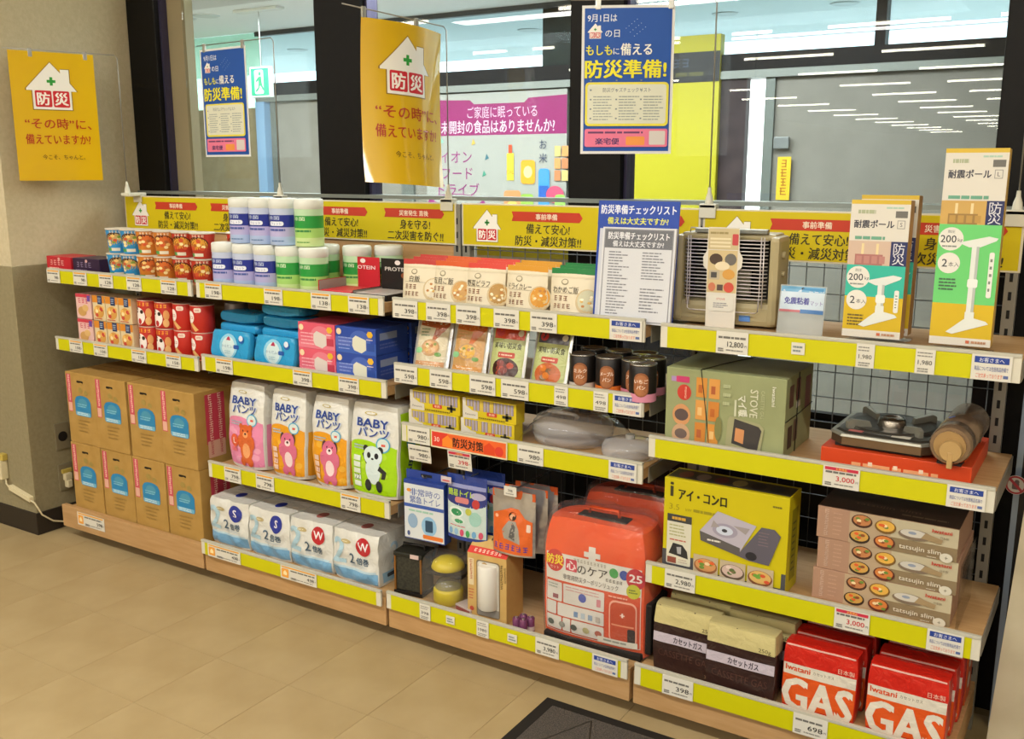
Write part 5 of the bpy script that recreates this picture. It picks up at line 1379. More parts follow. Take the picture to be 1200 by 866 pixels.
def backpack(x, y, rot, label, front):
    w, h, d = .345, .395 if front else .43, .155
    def f(a, b, c):
        t_ = (c + 1) / 2
        sh = 1 - .05 * max(0, (t_ - .75) / .25) ** 2 * 2.0
        x_ = w / 2 * a * sh * (1 - .06 * (abs(b) ** 3)); y_ = d / 2 * b * (1 - .14 * (abs(a) ** 4 + abs(c) ** 5) / 2 * 2)
        z_ = h / 2 * c * (1 - .055 * abs(a) ** 5 * (1 if c > 0 else .3))
        nz = noise.noise(Vector((x_ * 12 + y * 9, y_ * 12, z_ * 12)))
        return (x_, y_ + b * .005 * nz + d / 2, z_ + h / 2 + .003 * nz)
    OR = tex_mat('orange_tarpaulin', '#DC4A1A', '#E4541E', 6, (1, 1, 1), .38)
    t = thing('rescue_backpack', puff_mesh(f, OR, 20).mesh(), label, 'backpack', 'orange rescue backpacks', (x, y, ZB), (0, 0, rot))
    F = lambda u, v, dd: tuple(map(sum, zip(f(u / (w / 2), -1, v / (h / 2) - 1), (0, -dd - .002, 0))))
    # top handle, strap, dark sides
    obj('top_strap', MB().box(-.075, .085, d * .30, d * .62, h - .012, h + .004, mat('#15120F', .6), .004).mesh(), t)
    obj('handle', MB().tube([(-.05, d * .5, h), (-.045, d * .5, h + .022), (.045, d * .5, h + .022), (.05, d * .5, h)], .006, mat('#C04418', .5), 8).mesh(), t)
    obj('side_pocket', MB().box(w / 2 - .008, w / 2 + .012, d * .1, d * .9, .02, h * .45, mat('#16130F', .7), .006).mesh(), t)
    obj('bottom_panel', MB().box(-w / 2 + .012, w / 2 - .012, -.002, d * .9, -.0 + .001, .022, mat('#1A1613', .7), .004).mesh(), t)
    P = Print(.00012); P.rough = .35
    P.rects([(-.028, h * .735, .028, h * .775), (-.012, h * .70, .012, h * .82)], '#D8D4CC')
    if front:
        LW = .165
        P.rect(-LW, .030, LW, h * .72, '#D8D6CC', 12, 10)
        P.rect(-LW + .002, .032, LW - .002, h * .50, '#CC4A26', 12, 8)
        P.vblocks(10, -.06, h * .69, .011, '#8A8270', horiz=True)
        P.ell(-.132, h * .655, .034, .036, '#C22A22', 22); P.text('防災', -.132, h * .662, .034, '#E8D22A', w=.062, bold=.06); P.text('セット', -.132, h * .60, .012, '#F0D8C0')
        P.rr(-.092, h * .595, -.054, h * .69, .003, '#C8304A'); P.text('心', -.073, h * .642, .032, '#F0E0DC', bold=.03)
        P.text('のケア', .0, h * .628, .034, '#2E2A2A', w=.105, bold=.01)
        P.ell(.074, h * .655, .015, .015, '#3A9A4A', 16); P.ell(.108, h * .655, .015, .015, '#3A4E9A', 16)
        P.ell(.146, h * .64, .031, .033, '#B82430', 20); P.text('25', .146, h * .645, .034, '#EADFD8', w=.04, bold=.03)
        P.text('非常用防災ターポリンリュック', -.005, h * .542, .019, '#4A3A34', w=.19); P.vblocks(5, .052, h * .59, .011, '#4A443C', horiz=True)
        P.ell(.140, h * .54, .023, .023, '#B8B828', 18); P.lines(.125, h * .52, .155, h * .56, 2, '#5A6A1A', .5)
        for x0, y0, x1, y1 in ((-.160, .33, -.105, .485), (-.100, .33, .045, .485), (-.160, .215, -.125, .32), (-.120, .215, .045, .32), (-.160, .095, -.105, .205), (-.100, .095, -.072, .205), (-.068, .095, .045, .205)):
            P.rr(x0, h * y0, x1, h * y1, .004, '#D2CEC6')
        P.ell(-.03, h * .40, .014, .014, '#4A58A8', 14); P.rect(.02, h * .36, .034, h * .42, '#C8808A'); P.lines(-.09, h * .43, .03, h * .475, 2, '#C89A98', .35)
        P.rect(-.138, h * .35, -.118, h * .385, '#8A4A54'); P.lines(-.155, h * .43, -.11, h * .475, 2, '#98A094', .4)
        for k in range(4): P.rect(-.06 + k * .026, h * .235, -.045 + k * .026, h * .28, ('#6A8AB0', '#A8B8C4', '#8AA0B8', '#B0A8A0')[k])
        for k in range(5): P.ell(-.145 + k * .043, h * .145, .012, .010, ('#5A6258', '#8A8A80', '#4A5048', '#B0A878', '#A85A4A')[k], 10)
        P.rr(.063, h * .105, .155, h * .45, .02, '#E4A48C'); P.rr(.067, h * .115, .151, h * .435, .018, '#B8421C'); P.rect(.072, h * .25, .146, h * .262, '#D88A68')
        P.rects([(.100, h * .335, .116, h * .343), (.105, h * .322, .111, h * .356)], '#E8D0C4'); P.rr(.125, h * .12, .150, h * .24, .006, '#2A1A14')
        P.lines(.06, h * .46, .14, h * .49, 1, '#E8A890', .4)
        P.rr(.025, .034, .158, h * .135, .003, '#D2CEC0'); P.lines(.045, .04, .145, .05, 1, '#8A9084', .6)
    obj('printed_label', P.mesh(F, sub=.014), t)
    g = lambda a, b, c: tuple(map(sum, zip(f(a * 1.04, b * 1.10, c * 1.02 + .012), (.0, .0 - .002, .004 + .012 * max(0, c) + .006 * noise.noise(Vector((a * 5, b * 5, c * 5 + x)))))))
    obj('plastic_bag', puff_mesh(g, CLEAR(), 18).mesh(), t)
backpack(2.542, .05, .03, 'orange rescue backpack with a white printed label, in front', 1)
backpack(2.575, .225, .02, 'orange rescue backpack standing behind the labelled one', 0)
# ------------------------------------------------------------------ D top shelf: heater, mat bag, pole boxes
ZD1 = 1.134
CREAM = tex_mat('cream_enamel', '#A69A74', '#ACA07A', 5, (1, 1, 1), .4)
ht = bpy.data.objects.new('gas_heater', None); link(ht); ht.location = (2.856, .19, ZD1); ht.rotation_euler = (0, 0, .06)
tagp(ht, 'cream portable gas heater with a wire front grille', 'heater')
hw, hh = .292, .255
body = MB()
sec = [(-.146, .06), (-.146, .10), (-.140, .135), (-.12, .16), (.12, .16), (.140, .135), (.146, .10), (.146, .06)]
def slab(x0, x1, y0, y1, z0, z1, r=.02): body.box(x0, x1, y0, y1, z0, z1, CREAM, r)
slab(-.146, -.118, .0, .12, .012, .250, .013); slab(.118, .146, .0, .12, .012, .250, .013)
slab(-.146, .146, .005, .12, .006, .072, .016); slab(-.130, .130, .02, .12, .238, .256, .008)
body.box(-.12, .12, .104, .12, .07, .24, CREAM)
obj('housing', body.mesh(), ht)
obj('fire_cavity', MB().box(-.118, .118, .098, .103, .072, .238, mat('#0C0A09', .5)).box(-.118, -.114, .03, .103, .072, .238, mat('#0E0C0A', .5)).box(.114, .118, .03, .103, .072, .238, mat('#0E0C0A', .5)).mesh(), ht)
obj('reflector', MB().grid(lambda s, q: (-.112 + .224 * s, .094 - .04 * (2 * q - 1) ** 2, .19 + .045 * q), 6, 8, mat('#55534E', .25, .9)).mesh(), ht)
obj('burner_plate', MB().box(.02, .055, .06, .075, .085, .150, mat('#8C8874', .6), .003).mesh(), ht)
gw = mat('#D6D0D0', .3, .4)
for k in range(17):
    z = .082 + k * .0098
    obj('grille_wire', shared('grillewire', lambda: MB().tube([(-.114, .008, 0), (-.10, -.004, 0), (.10, -.004, 0), (.114, .008, 0)], .0016, gw, 6).mesh('wire')), ht, (0, 0, z))
for x in (-.103, -.096, .098, .106): obj('grille_upright', shared('grilleup', lambda: MB().tube([(0, 0, .06), (0, 0, .248)], .0016, gw, 6).mesh('wire')), ht, (x, -.003, 0))
obj('guard_wire', MB().tube([(-.098, -.006, .08), (-.098, -.010, .050), (-.09, -.012, .046), (.09, -.012, .046), (.098, -.010, .050), (.098, -.006, .08)], .0015, gw, 6).tube([(-.11, .03, .25), (-.105, .02, .268), (.10, .02, .264), (.105, .03, .25)], .002, gw, 6).mesh(), ht)
obj('top_plate', MB().box(-.09, .11, .01, .03, .256, .268, mat('#8C8E88', .3, .6), .002).mesh(), ht)
for s in (-1, 1): obj('side_knob', MB().lathe([(.01, .0), (.01, .008)], CREAM, 12, (.146 if s > 0 else -.154, .04, .20), 'x').lathe([(.008, 0), (.008, .008)], CREAM, 12, (.146 if s > 0 else -.154, .04, .15), 'x').mesh(), ht)
obj('blue_sticker', MB().box(.045, .075, .003, .006, .02, .036, mat('#5A8AD0', .4)).mesh(), ht)
# card strip hung over the heater
PAPER = '#D8D4C8'
q = [(-.040, 0), (.040, 0), (.042, .16), (.052, .17), (.054, .195), (.044, .212), (.042, .275), (-.042, .275), (-.044, .212), (-.054, .195), (-.052, .17), (-.042, .16)]
cs = thing('heater_card', MB().prism(q, 0, .0015, mat(PAPER, .5)).mesh(), 'paper promotion strip hung over the front of the gas heater', 'card', None, (2.858, .165, ZD1 - .002), (-.02, 0, .10))
P = Print()
P.rect(-.040, .10, .040, .214, '#CDB98A'); P.rect(-.041, .216, .041, .272, '#C6B68C')
P.rects([(-.036, .222 + k * .01, .02, .227 + k * .01) for k in range(3)], '#E0D4B0'); P.rr(.024, .228, .040, .258, .003, '#C2484A'); P.lines(-.036, .254, .02, .266, 1, '#9A8A5A')
P.ell(-.018, .19, .018, .015, '#4A3A30', 14); P.ell(.022, .19, .016, .016, '#6A6660', 14); P.ell(.0, .172, .02, .012, '#E4D6B4', 14)
P.rr(-.036, .135, -.006, .160, .003, '#B8AC94'); P.rect(-.03, .140, -.014, .155, '#4A4848'); P.ell(.018, .150, .017, .014, '#D09A4A', 14)
P.ell(-.026, .115, .010, .012, '#C87A5A', 12); P.rect(-.012, .106, .004, .122, '#5A4A44'); P.ell(.02, .115, .014, .014, '#C85040', 14)
P.rr(-.034, .05, .034, .092, .008, '#DAD8CC'); P.text('STOVE', 0, .083, .008, '#C24A40'); P.lines(-.02, .058, .02, .074, 3, '#8A8A90', .5)
obj('printed_front', P.mesh(), cs)

t = thing('mat_bag', pouch_mesh(.118, .135, pouch_fn(.118, .135, .03, .1, .003, 2), film('mat_film', '#F0F4F4', .3, .12, .55, '#C8CCC8', .8, 16), 14).mesh(), 'clear bag of quake-proof sticky mats with a blue and white card', 'bag', None, (3.085, .125, ZD1), (-.16, 0, .0))
T = pouch_fn(.118, .135, .03, .1, .003, 2)
P = Print(); P.rough = .3
P.rect(-.056, .070, .056, .132, '#C2D2DE', 8, 4); P.rect(-.056, .118, .056, .132, '#6AA4C8', 8, 1); P.rect(.0, .121, .052, .129, '#3A86B8', 6); P.ell(.0, .127, .004, .003, '#2A2E34', 10)
P.text('免震粘着', -.012, .095, .019, '#4A4A96', w=.064, bold=.03); P.text('マット', .038, .091, .014, '#7A6AA8', w=.03); P.rect(-.056, .066, .0, .072, '#B86A72', 4); P.rect(0, .064, .056, .074, '#4A78B0', 4)
obj('printed_card', P.mesh(pouch_front(T), sub=.014), t)

def pole_box(x, w, h, y, name, upper, lower, rot, label):
    d = .055
    t = thing('pole_box', boxmesh(w, d, h, mat('#C8A44A' if name == 'L' else '#B08A5A', .45), .0015), label, 'box', 'boxes of anti-quake furniture poles', (x, y, ZD1 + .018), (-.035, 0, rot))
    P = Print(); a = w / 2; L = name == 'L'
    zw = h * (.74 if L else .705); zi = h * (.62 if L else .53); zc = h * (.215 if L else .30)
    P.rect(-a, h - .010, a, h, '#D4B43A')
    P.rect(-a, zw, a, h - .010, '#DAD6CA')
    P.lines(-a * .75, h - .035, -a * .1, h - .022, 1, '#A8B090', .7); P.rect(a * .52, h - .042, a * .92, h - .026, '#6E6C66'); P.lines(a * .2, h - .022, a * .9, h - .015, 1, '#A8C8B4', .6)
    P.text('耐震ポール', -a * .18, h - .058, .021, '#2E3042', w=a * 1.36, bold=.02)
    P.rect(a * .60, h - .068, a * .86, h - .048, '#8A8A86'); P.rect(a * .62, h - .0665, a * .84, h - .0495, '#DAD6CA'); P.text(name, a * .73, h - .058, .014, '#4A4A52')
    P.lines(-a * .8, zw + .002, a * .6, zw + .013, 1, '#6AA48A', .7)
    P.rect(-a, zi, a * .45, zw, '#C8A25A' if L else '#CDB4A0'); P.rect(-a * .75, zi, a * .2, zi + (zw - zi) * .45, '#9A7A44' if L else '#A8706A')
    for k in (-.5, 0): P.rect(a * k - .003, zi + (zw - zi) * .45, a * k + .003, zw - .006, '#E4D2A0')
    P.rects([(-a * .7 + k * .018, zi + .004, -a * .7 + k * .018 + .013, zi + (zw - zi) * .38) for k in range(4)], '#B8924C' if L else '#B8827A')
    P.rect(a * .45, zi, a, zw, '#28305E'); P.text('防', a * .73, zi + (zw - zi) * .70, .030, '#D8D8DC', bold=.0); P.text('災', a * .73, zi + (zw - zi) * .28, .030, '#D8D8DC')
    P.rect(-a, zc, a, zi, upper); P.rect(-a, .018, a, zc, lower); P.rect(-a, 0, a, .018, '#DAD6CA')
    r = .027
    c1 = zi - .030 if not L else zi - .034
    P.ell(-a * .58, c1, r, r, '#E2E0D6', 24); P.text('200', -a * .66, c1, .024, '#3A3E44', w=.034, bold=.01); P.text('kg', -a * .28, c1 - .003, .012, '#3A3E44'); P.text('耐圧', -a * .58, c1 + .017, .008, '#5A5E60'); P.lines(-a * .85, c1 - .020, -a * .3, c1 - .014, 1, '#8A9088', .6)
    c2 = c1 - .056
    P.ell(-a * .58, c2, r * .9, r * .9, '#E2E0D6', 24); P.text('2', -a * .72, c2, .026, '#3A3E44', bold=.01); P.text('本入', -a * .42, c2 - .003, .012, '#3A3E44')
    P.lines(-a * .85, c2 - .065, -a * .2, c2 - .034, 4, '#4A6A52' if L else '#6A5A2A', .5)
    WH = '#DDE2DC'; GR = '#B4BCB6'
    px = a * .18; tp = c1 - .008; bt = .05
    P.poly([(px - .034, tp + .0), (px + .030, tp + .016), (px + .050, tp + .012), (px + .046, tp + .006), (px + .012, tp - .010), (px - .01, tp - .010)], WH)
    P.rect(px - .004, bt, px + .012, tp - .008, WH); P.rect(px + .006, bt, px + .012, tp - .008, GR)
    P.rr(px - .007, (bt + tp) / 2 - .008, px + .015, (bt + tp) / 2 + .012, .004, '#E6EAE4')
    P.poly([(px - .044, bt - .020), (px - .030, bt - .024), (px + .046, bt + .004), (px + .040, bt + .010), (px + .014, bt + .016), (px - .008, bt + .012)], WH); P.rect(px - .006, bt, px + .014, bt + .03, WH)
    P.rr(a * .70, (bt + tp) / 2 - .03, a * .86, tp - .02, .004, '#E4E6DE'); P.lines(a * .74, (bt + tp) / 2 - .02, a * .82, tp - .03, 5, '#6A7468', .4)
    P.rect(a * .2, .006, a * .32, .013, '#C86A4A'); P.lines(a * .38, .005, a * .95, .014, 1, '#B88A6A', .6)
    obj('printed_front', P.mesh(), t)
    obj('acrylic_holder', MB().box(-a - .004, a + .004, -.006, -.004, -.018, .012, film('acrylic', gloss=.15, rough=.12)).box(-a - .004, a + .004, -.006, d + .01, -.018, -.014, film('acrylic', gloss=.15, rough=.12)).mesh(), t)
pole_box(3.262, .137, .335, .125, 'S', '#34B49E', '#D0B020', .02, 'shorter pole box with a teal and amber front')
pole_box(3.268, .135, .345, .195, 'S', '#34B49E', '#D0B020', .02, 'shorter pole box standing behind the teal and amber one')
pole_box(3.464, .133, .455, .125, 'L', '#6ACB72', '#D0B020', .02, 'taller pole box with a green and amber front')

# D second shelf: heater carton and gas stove
ZD2 = .818
SB = tex_mat('sage_carton', '#8E9468', '#949A6E', 12, (1, 1, 1), .6)
t = thing('heater_carton', boxmesh(.330, .255, .214, SB, .002), 'sage green heater carton tied with string', 'box', None, (2.911, .078, ZD2), (0, 0, .01))
P = Print(); w, h = .330, .214; a = w / 2
P.rr(-.136, .175, -.098, .192, .003, '#C03A6A'); P.rect(-.150, .176, -.136, .190, '#A88AB8'); P.ell(-.112, .148, .020, .022, '#BE3A2E', 20); P.vblocks(4, -.108, .160, .008, '#E8C0A8'); 
P.ell(-.118, .085, .026, .030, '#C89060', 20); P.ell(-.118, .085, .020, .017, '#5A4A48', 14); P.ell(-.118, .030, .026, .030, '#C09A78', 20); P.ell(-.118, .032, .018, .014, '#6A5A54', 14)
for j in range(3):
    for i in range(2):
        x0 = -.078 + i * .036; y0 = .140 - j * .062
        P.rect(x0, y0, x0 + .030, y0 + .054, ('#CC8A3A', '#D2944A', '#C47E34')[(i + j) % 3]); P.rect(x0 + .006, y0 + .012, x0 + .018, y0 + .034, ('#B4622A', '#E0B878', '#A85A34')[(i * 2 + j) % 3])
P.text('STOVE', .082, .140, .030, '#D2D2B8', w=.075, bold=.01, ang=-90); P.text('CASSETTE GAS', .105, .140, .013, '#B4B890', w=.075, ang=-90); P.text('マイ暖', .052, .130, .026, '#D8D8C4', w=.056, bold=.03, ang=-85)
P.rect(.030, .100, .036, .145, '#C4C6A8'); P.lines(-.002, .12, .024, .19, 3, '#AEB48A', .4)
P.text('Iwatani', .134, .165, .014, '#DADAC6', w=.052, bold=.02, ang=-90)
P.poly([(.010, .018), (.014, .088), (.018, .100), (.100, .088), (.112, .076), (.104, .0), (.03, .006)], '#9C9A74'); P.poly([(.026, .026), (.032, .094), (.098, .080), (.106, .070), (.096, .012)], '#3E3A38'); P.poly([(.034, .034), (.036, .070), (.060, .066), (.058, .028)], '#C88A5A')
P.ell(-.012, .06, .010, .034, '#7A7A4A', 12)
obj('printed_front', P.mesh(), t)
P = Print()
for k, (u, v, c) in enumerate(((.05, .16, '#5A3A2A'), (.05, .05, '#3A2E28'), (.11, .17, '#6A3A34'), (.10, .06, '#5A4A3A'))): P.rr(u - .02, v - .03, u + .02, v + .03, .004, c)
P.rect(.095, .12, .135, .136, '#C4BEB0'); P.rect(.18, .10, .23, .19, '#7A4A4A'); obj('printed_side', P.mesh(RIGHT(.330)), t)
ST = mat('#1C1A14', .6)
obj('string', MB().tube([(-.035, -.0015, 0.0), (-.050, -.0015, .11), (-.066, -.0015, .2155), (-.04, .12, .2155), (.0, .256, .2155)], .0014, ST, 5).tube([(.1665, .0, .1), (.1665, .13, .1), (.1665, .256, .105)], .0014, ST, 5).tube([(.1665, .10, .0), (.1665, .11, .2155)], .0014, ST, 5).mesh(), t)
ob = thing('stove_box', boxmesh(.355, .315, .046, mat('#C8421A', .45), .002), 'flat orange box under the grey stove', 'box', None, (3.343, .105, ZD2))
obj('printed_front', Print().lines(-.1, .006, .12, .020, 1, '#E0A070', .6).rects([(-.06, .012, -.05, .022), (.0, .012, .01, .022), (.06, .012, .07, .022)], '#E8D2B8').mesh(), ob)
sv = bpy.data.objects.new('gas_stove', None); link(sv); sv.location = (3.345, .25, ZD2 + .047); sv.rotation_euler = (0, 0, -.02)
tagp(sv, 'grey and bronze slim gas stove on the orange box', 'stove')
BR = mat('#7A6650', .3, .7); TOPM = mat('#4E4C46', .3, .6); LT = mat('#9A988A', .35, .5)
o8 = [(-.165, -.10), (-.13, -.135), (.06, -.135), (.085, -.11), (.085, .11), (.06, .135), (-.13, .135), (-.165, .10)]
def ngon_prism(m_, poly, z0, z1, sh=1.0):
    cx = sum(p_[0] for p_ in poly) / len(poly); k = len(poly)
    v_ = [(x_, y_, z0) for x_, y_ in poly] + [(cx + (x_ - cx) * sh, y_ * sh, z1) for x_, y_ in poly]
    return v_, [tuple(range(k))[::-1], tuple(range(k, 2 * k))] + [(i, (i + 1) % k, (i + 1) % k + k, i + k) for i in range(k)]
b = MB(); b.add(*ngon_prism(0, o8, .008, .030, 1.0), BR); obj('body', b.mesh(), sv)
b = MB(); b.add(*ngon_prism(0, [(x_ * 1.02, y_ * 1.03) for x_, y_ in o8], .030, .036, .98), LT); obj('rim_plate', b.mesh(), sv)
b = MB(); b.add(*ngon_prism(0, [(x_ * .95, y_ * .93) for x_, y_ in o8], .036, .040, .95), TOPM); b.lathe([(.112, .040), (.108, .047), (.098, .044), (.06, .041)], TOPM, 36, (-.04, 0, 0), cap=False); obj('top_plate', b.mesh(), sv)
obj('burner', MB().lathe([(.036, .040), (.034, .056), (.030, .062), (.026, .058), (.016, .054), (.012, .060), (.001, .061)], mat('#8E867A', .25, .9), 28, (-.04, 0, 0), cap=False).mesh(), sv)
for k in range(4):
    a_ = math.radians(45 + 90 * k)
    o_ = obj('pan_support', shared('pansup', lambda: MB().prism([(.060, 0), (.128, 0), (.128, .018), (.115, .024), (.066, .016)], -.006, .006, LT).mesh('support')), sv, (-.04, 0, .040), (0, 0, a_))
obj('sticker', MB().box(-.12, -.085, -.115, -.10, .0405, .0415, mat('#B86A64', .5)).box(-.015, .03, -.118, -.098, .0405, .0415, mat('#C8C4B4', .5)).mesh(), sv)
obj('canister_cover', MB().lathe([(.044, -.16), (.0475, -.155), (.048, -.10), (.0465, -.098), (.0465, -.095), (.048, -.093), (.048, .12), (.044, .135)], mat('#8E7862', .25, .6), 36, (.128, 0, .050), 'y').mesh(), sv)
obj('end_cap', MB().lathe([(.036, -.166), (.036, -.160)], mat('#A88858', .4, .3), 28, (.128, 0, .050), 'y').mesh(), sv)
obj('ignition_knob', MB().lathe([(.024, -.184), (.025, -.181), (.025, -.166)], mat('#B0905C', .4), 24, (.133, 0, .042), 'y').box(.127, .139, -.185, -.17, .000, .040, mat('#B0905C', .4), .002).mesh(), sv)
obj('blue_badge', MB().box(-.007, .007, -.004, .004, 0, .001, mat('#4A62B8', .4)).mesh(), sv, (.112, -.06, .0968), (0, -.33, 0))
obj('foot', MB().box(-.15, .06, -.12, -.10, 0, .008, mat('#1A1814', .6)).box(-.15, .16, .10, .12, 0, .008, mat('#1A1814', .6)).box(.10, .155, -.15, .13, .0, .006, mat('#1A1814', .6)).mesh(), sv)

# D third shelf: yellow stove box and slim stove boxes
ZD3 = .446
YB = mat('#C4B60E', .4)
t = thing('stove_carton', boxmesh(.352, .105, .272, YB, .0015), 'yellow stove box with a picture of a silver stove', 'box', None, (2.926, .078, ZD3))
w, h = .352, .272; a = w / 2; P = Print()
P.rect(-a, 0, a, h * .0 + .018, '#4A4A4E'); P.rect(-a, .018, -a + .012, .062, '#4A4A4E'); P.rect(a - .012, .018, a, .06, '#4A4A4E'); P.rect(-a, .018, -a * .43, .05, '#4A4A4E')
P.text('i', -a * .87, h * .885, .062, '#3E3A22', bold=.05); P.text('アイ・コンロ', -a * .36, h * .845, .036, '#2E2A14', w=.138, bold=.035)
P.text('3.5', -a * .82, h * .70, .024, '#948A1A', w=.030); P.text('kW', -a * .58, h * .69, .012, '#948A1A'); P.lines(-a * .5, h * .67, -a * .05, h * .72, 1, '#948A1A', .6); P.lines(a * .75, h * .87, a * .9, h * .91, 1, '#7A7220')
P.rr(-a * .93, h * .08, -a * .52, h * .62, .004, '#D2CFBA'); P.rect(-a * .93, h * .54, -a * .52, h * .62, '#3E3E3C'); P.lines(-a * .85, h * .555, -a * .58, h * .605, 1, '#C89A3A', .6)
P.lines(-a * .89, h * .38, -a * .56, h * .52, 4, '#A8A878', .4); P.lines(-a * .88, h * .33, -a * .58, h * .36, 1, '#B85A4A'); P.poly([(-a * .89, h * .19), (-a * .56, h * .16), (-a * .58, h * .24), (-a * .66, h * .30), (-a * .82, h * .31)], '#2E2E2E'); P.poly([(-a * .76, h * .27), (-a * .68, h * .28), (-a * .68, h * .20), (-a * .74, h * .2)], '#A8A8A8')
P.rect(-a * .91, h * .09, -a * .76, h * .155, '#8A4A3A'); P.lines(-a * .72, h * .10, -a * .55, h * .15, 2, '#B8A89A')
P.poly([(-a * .38, h * .50), (-a * .10, h * .74), (a * .52, h * .66), (a * .28, h * .36), (-a * .36, h * .44)], '#B2ACB8'); P.poly([(-a * .38, h * .50), (a * .28, h * .40), (a * .28, h * .31), (-a * .36, h * .40)], '#5A5654')
P.ell(.005, h * .55, .036, .020, '#9A94A4', 22); P.ell(.004, h * .55, .024, .013, '#C4CCDA', 18); P.ell(.004, h * .55, .008, .005, '#3A3A40', 10)
P.poly([(-a * .20, h * .56), (-a * .16, h * .64), (-a * .06, h * .58)], '#9A9290'); P.poly([(a * .42, h * .62), (a * .16, h * .62), (a * .36, h * .55)], '#9A9290')
P.poly([(a * .28, h * .36), (a * .60, h * .66), (a * .80, h * .66), (a * .90, h * .60), (a * .74, h * .28), (a * .42, h * .29), (a * .28, h * .31)], '#5C5862'); P.ell(a * .46, h * .34, .016, .012, '#2A282C', 14); P.lines(a * .56, h * .46, a * .74, h * .62, 5, '#7A6A72', .3); P.lines(-a * .25, h * .41, a * .05, h * .435, 1, '#D8D4C8', .7)
for i, x in enumerate((-a * .26, a * .18, a * .62)):
    P.rect(x - .036, .010, x + .036, .066, '#B8A88A'); P.ell(x, .036, .034, .022, ('#8A5A3A', '#5A4A3A', '#7A4A2E')[i], 20); P.ell(x, .039, .030, .018, ('#C8905A', '#C4ACA0', '#D0A860')[i], 18)
    for k in range(6):
        r_ = random.Random(k + i * 7); P.ell(x + r_.uniform(-.02, .02), .039 + r_.uniform(-.010, .010), .008, .005, r_.choice([['#D8602E', '#6A8A3A', '#E4C89A'], ['#D8C4B8', '#9A6A60', '#5A6A3A'], ['#E8C060', '#6A9A3A', '#C8502E']][i]), 8)
obj('printed_front', P.mesh(), t)
P = Print(); P.rect(-a * .98, .012, a * .98, .090, '#3A3426')
for k in range(6): P.ell(-a * .75 + k * .052, .05, .020, .028, ('#6A3A2A', '#7A6A5A', '#5A2A24', '#8A7A4A', '#1E1C18', '#2A2A28')[k], 14)
obj('printed_top', P.mesh(TOP(h)), t)
obj('printed_side', Print().rect(.03, .03, .08, .23, '#8E840E').lines(.04, .05, .07, .2, 8, '#3E3A14', .3).mesh(RIGHT(w)), t)
SLIM = mat('#A8846C', .5)
for j in range(3):
    h, w = .0845, .340; a = w / 2
    t = thing('slim_stove_box', boxmesh(w, .265, h, SLIM, .0015), 'tan slim stove box with food pictures, %s of the stack of three' % ('bottom', 'middle', 'top')[j], 'box', 'slim stove boxes in a stack', (3.336 + (-.003, .004, -.001)[j], .115 + (0, .003, .001)[j], ZD3 + .0852 * j))
    def pr():
        P = Print()
        P.rect(-a * .52, 0, a * .28, h, '#B09A7C'); P.rect(a * .08, 0, a, h, '#B8AE90'); P.rect(a * .08, 0, a, h * .42, '#867456')
        P.vblocks(5, -a * .86, h * .86, .014, '#C8AC98'); P.lines(-a * .76, .01, -a * .62, h * .9, 6, '#B8947C', .3)
        for i, (x, z, c, c2) in enumerate(((-a * .34, h * .74, '#4A2E20', '#B87A4A'), (-a * .36, h * .24, '#3A2A1E', '#C89A4A'), (a * .0, h * .70, '#7A5A2A', '#D8A848'), (a * .0, h * .22, '#5A2A20', '#C8783A'))):
            P.ell(x, z, .026, .018, c, 18); P.ell(x, z + .002, .022, .014, c2, 16)
            for k in range(5):
                r_ = random.Random(k + i * 5); P.ell(x + r_.uniform(-.014, .014), z + r_.uniform(-.008, .008), .006, .004, r_.choice(['#6A8A3A', '#D8602E', '#E8D0A0', '#8A4A2A']), 7)
        P.ell(a * .42, h * .62, .040, .014, '#7A6A58', 20); P.ell(a * .40, h * .66, .032, .010, '#C4C0B4', 18); P.ell(a * .38, h * .67, .010, .004, '#8A94A4', 12); P.poly([(a * .5, h * .56), (a * .56, h * .74), (a * .80, h * .62), (a * .78, h * .48)], '#9A8460')
        P.text('Iwatani', a * .78, h * .86, .013, '#B83A2E', w=.045, bold=.03); P.text('日本製', a * .82, h * .68, .007, '#7A705A')
        P.text('tatsujin slim', a * .50, h * .20, .017, '#DCD4C0', w=.098, bold=.01); P.ell(a * .86, h * .10, .015, .012, '#CFCAB8', 16); P.text('+', a * .86, h * .10, .016, '#6A6450'); P.lines(a * .6, .003, a * .78, .006, 1, '#D8D0BC')
        return P.mesh()
    obj('printed_front', shared('slimp', pr), t)
    if j == 2: obj('printed_top', Print().rect(-a, 0.004, a, .26, '#4A3A30').text('tatsujin slim', -.01, .07, .03, '#7A6450', w=.16).lines(.03, .03, .14, .05, 1, '#8A7A64').mesh(TOP(h)), t)
sd = thing('clear_bookend', MB().box(3.518, 3.522, .10, .34, ZD3, ZD3 + .17, film('acrylic', gloss=.15, rough=.12)).mesh(), 'clear acrylic divider right of the slim stove boxes', 'divider')

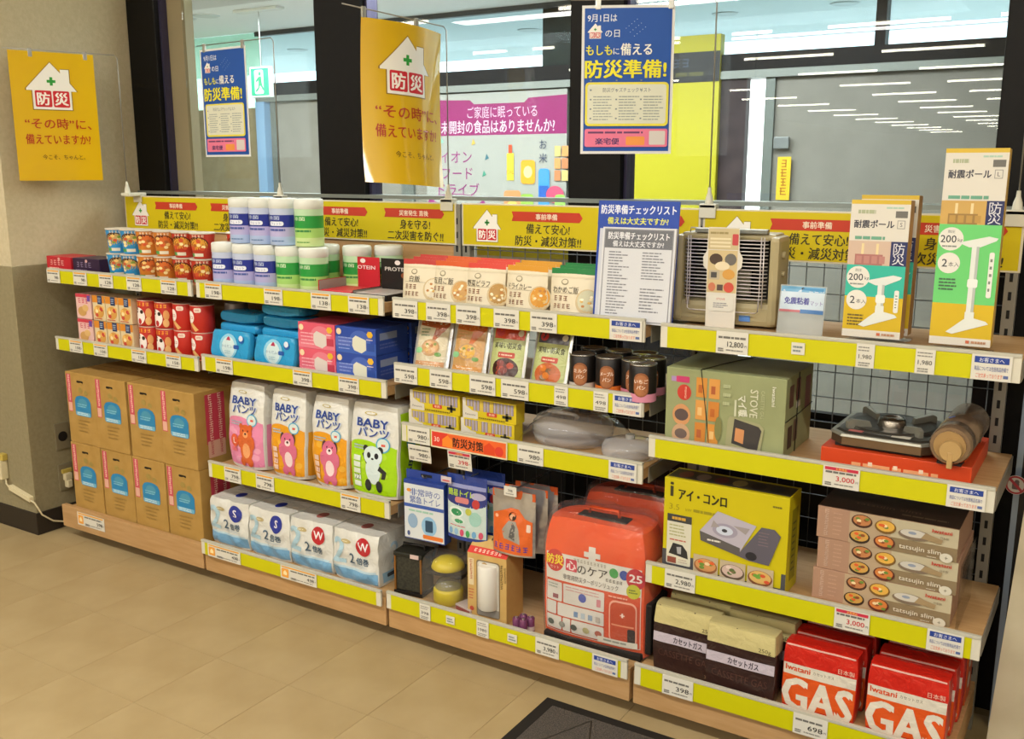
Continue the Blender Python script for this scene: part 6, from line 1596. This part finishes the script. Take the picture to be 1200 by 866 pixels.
# D base: gas canister packs
BRN = mat('#2E1E18', .35, coat=.2)
def brown_pack(x, y, label):
    w, h, d = .196, .200, .066
    f = puff_fn(w, d, h, .07, .003, 20, x * 4)
    t = thing('gas_pack', puff_mesh(f, mat('#33201C', .3, coat=.4, crk=.4), 14).mesh(), label, 'gas pack', 'brown gas canister packs', (x, y, ZB), (-.03, 0, 0))
    F = puff_front(f, w, h, .0014); P = Print(.0001); P.rough = .3; P.crk = .35; P.coat = .4; a = w / 2
    P.rect(-a * .985, h * .72, a * .985, h * .985, '#C8BC82', 10, 6)
    P.rect(-a * .985, h * .44, a * .985, h * .585, '#BEB4BE', 10, 3)
    P.text('カセットガス', a * .1, h * .51, .022, '#2A2430', w=.088, bold=.02)
    P.text('250g', a * .70, h * .76, .016, '#4A4228', w=.035); P.text('CASSETTE GAS', 0, h * .28, .03, '#54362E', w=.16); P.text('3本', a * .78, h * .08, .016, '#8A6A50')
    obj('printed_front', P.mesh(F, sub=.015), t)
    obj('cream_top', puff_mesh(lambda p_, q_, r_: tuple(map(sum, zip(f(p_ * 1.003, q_ * 1.004, .46 + .54 * (r_ + 1) / 2), (0, 0, .0006)))), mat('#B8AC78', .35), 10).mesh(), t)
brown_pack(2.838, .045, 'brown gas pack with a cream top, front left')
brown_pack(3.008, .018, 'brown gas pack with a cream top, front right')
brown_pack(2.846, .135, 'brown gas pack with a cream top, behind on the left')
brown_pack(3.030, .120, 'brown gas pack with a cream top, behind on the right')
def red_pack(x, y, label, front):
    w, h, d = .194, .186, .066
    f = puff_fn(w, d, h, .06, .002, 20, x)
    t = thing('gas_pack', puff_mesh(f, mat('#C42418', .28, coat=.5, crk=.35), 14).mesh(), label, 'gas pack', 'red gas canister packs', (x, y, ZB), (-.03, 0, 0))
    F = puff_front(f, w, h, .0014); P = Print(.0001); P.rough = .3; P.crk = .35; P.coat = .4; a = w / 2
    P.rect(-a * .97, h * .97, a * .97, h * .995, '#E0B0A4', 10, 1)
    P.rect(-a * .985, h * .53, a * .985, h * .70, '#D6CFBE', 10, 3)
    P.rect(-a * .985, .010, a * .985, h * .53, '#D2521A', 10, 6)
    P.text('Iwatani', -a * .58, h * .635, .022, '#CC4A1E', w=.066, bold=.04); P.text('カセットガス', a * .12, h * .63, .010, '#5A5244', w=.055)
    P.text('GAS', -a * .02, h * .24, .130, '#DAD4C4', w=.182, bold=.09)
    P.text('日本製', a * .72, h * .76, .015, '#E8C4B0')
    obj('printed_front', P.mesh(F, sub=.015), t)
for i, x in enumerate((3.214, 3.430)):
    for k in range(3):
        red_pack(x + .006 * k, .040 + .078 * k, 'red and orange gas pack, %s column, %s' % (('left', 'right')[i], ('front', 'second', 'third')[k]), k == 0)
t = thing('orange_box', boxmesh(.05, .10, .16, mat('#B8481C', .45), .002), 'narrow orange box behind the red gas packs at the right end', 'box', None, (3.512, .30, ZB))
obj('printed_side', Print().ell(.04, .12, .022, .022, '#D2C8B8', 18).ell(.04, .06, .022, .022, '#D2C8B8', 18).mesh(RIGHT(.05)), t)

# ------------------------------------------------------------------ tidy up
bpy.data.objects.remove(TO); bpy.data.curves.remove(TC); bpy.data.scenes.remove(TS)
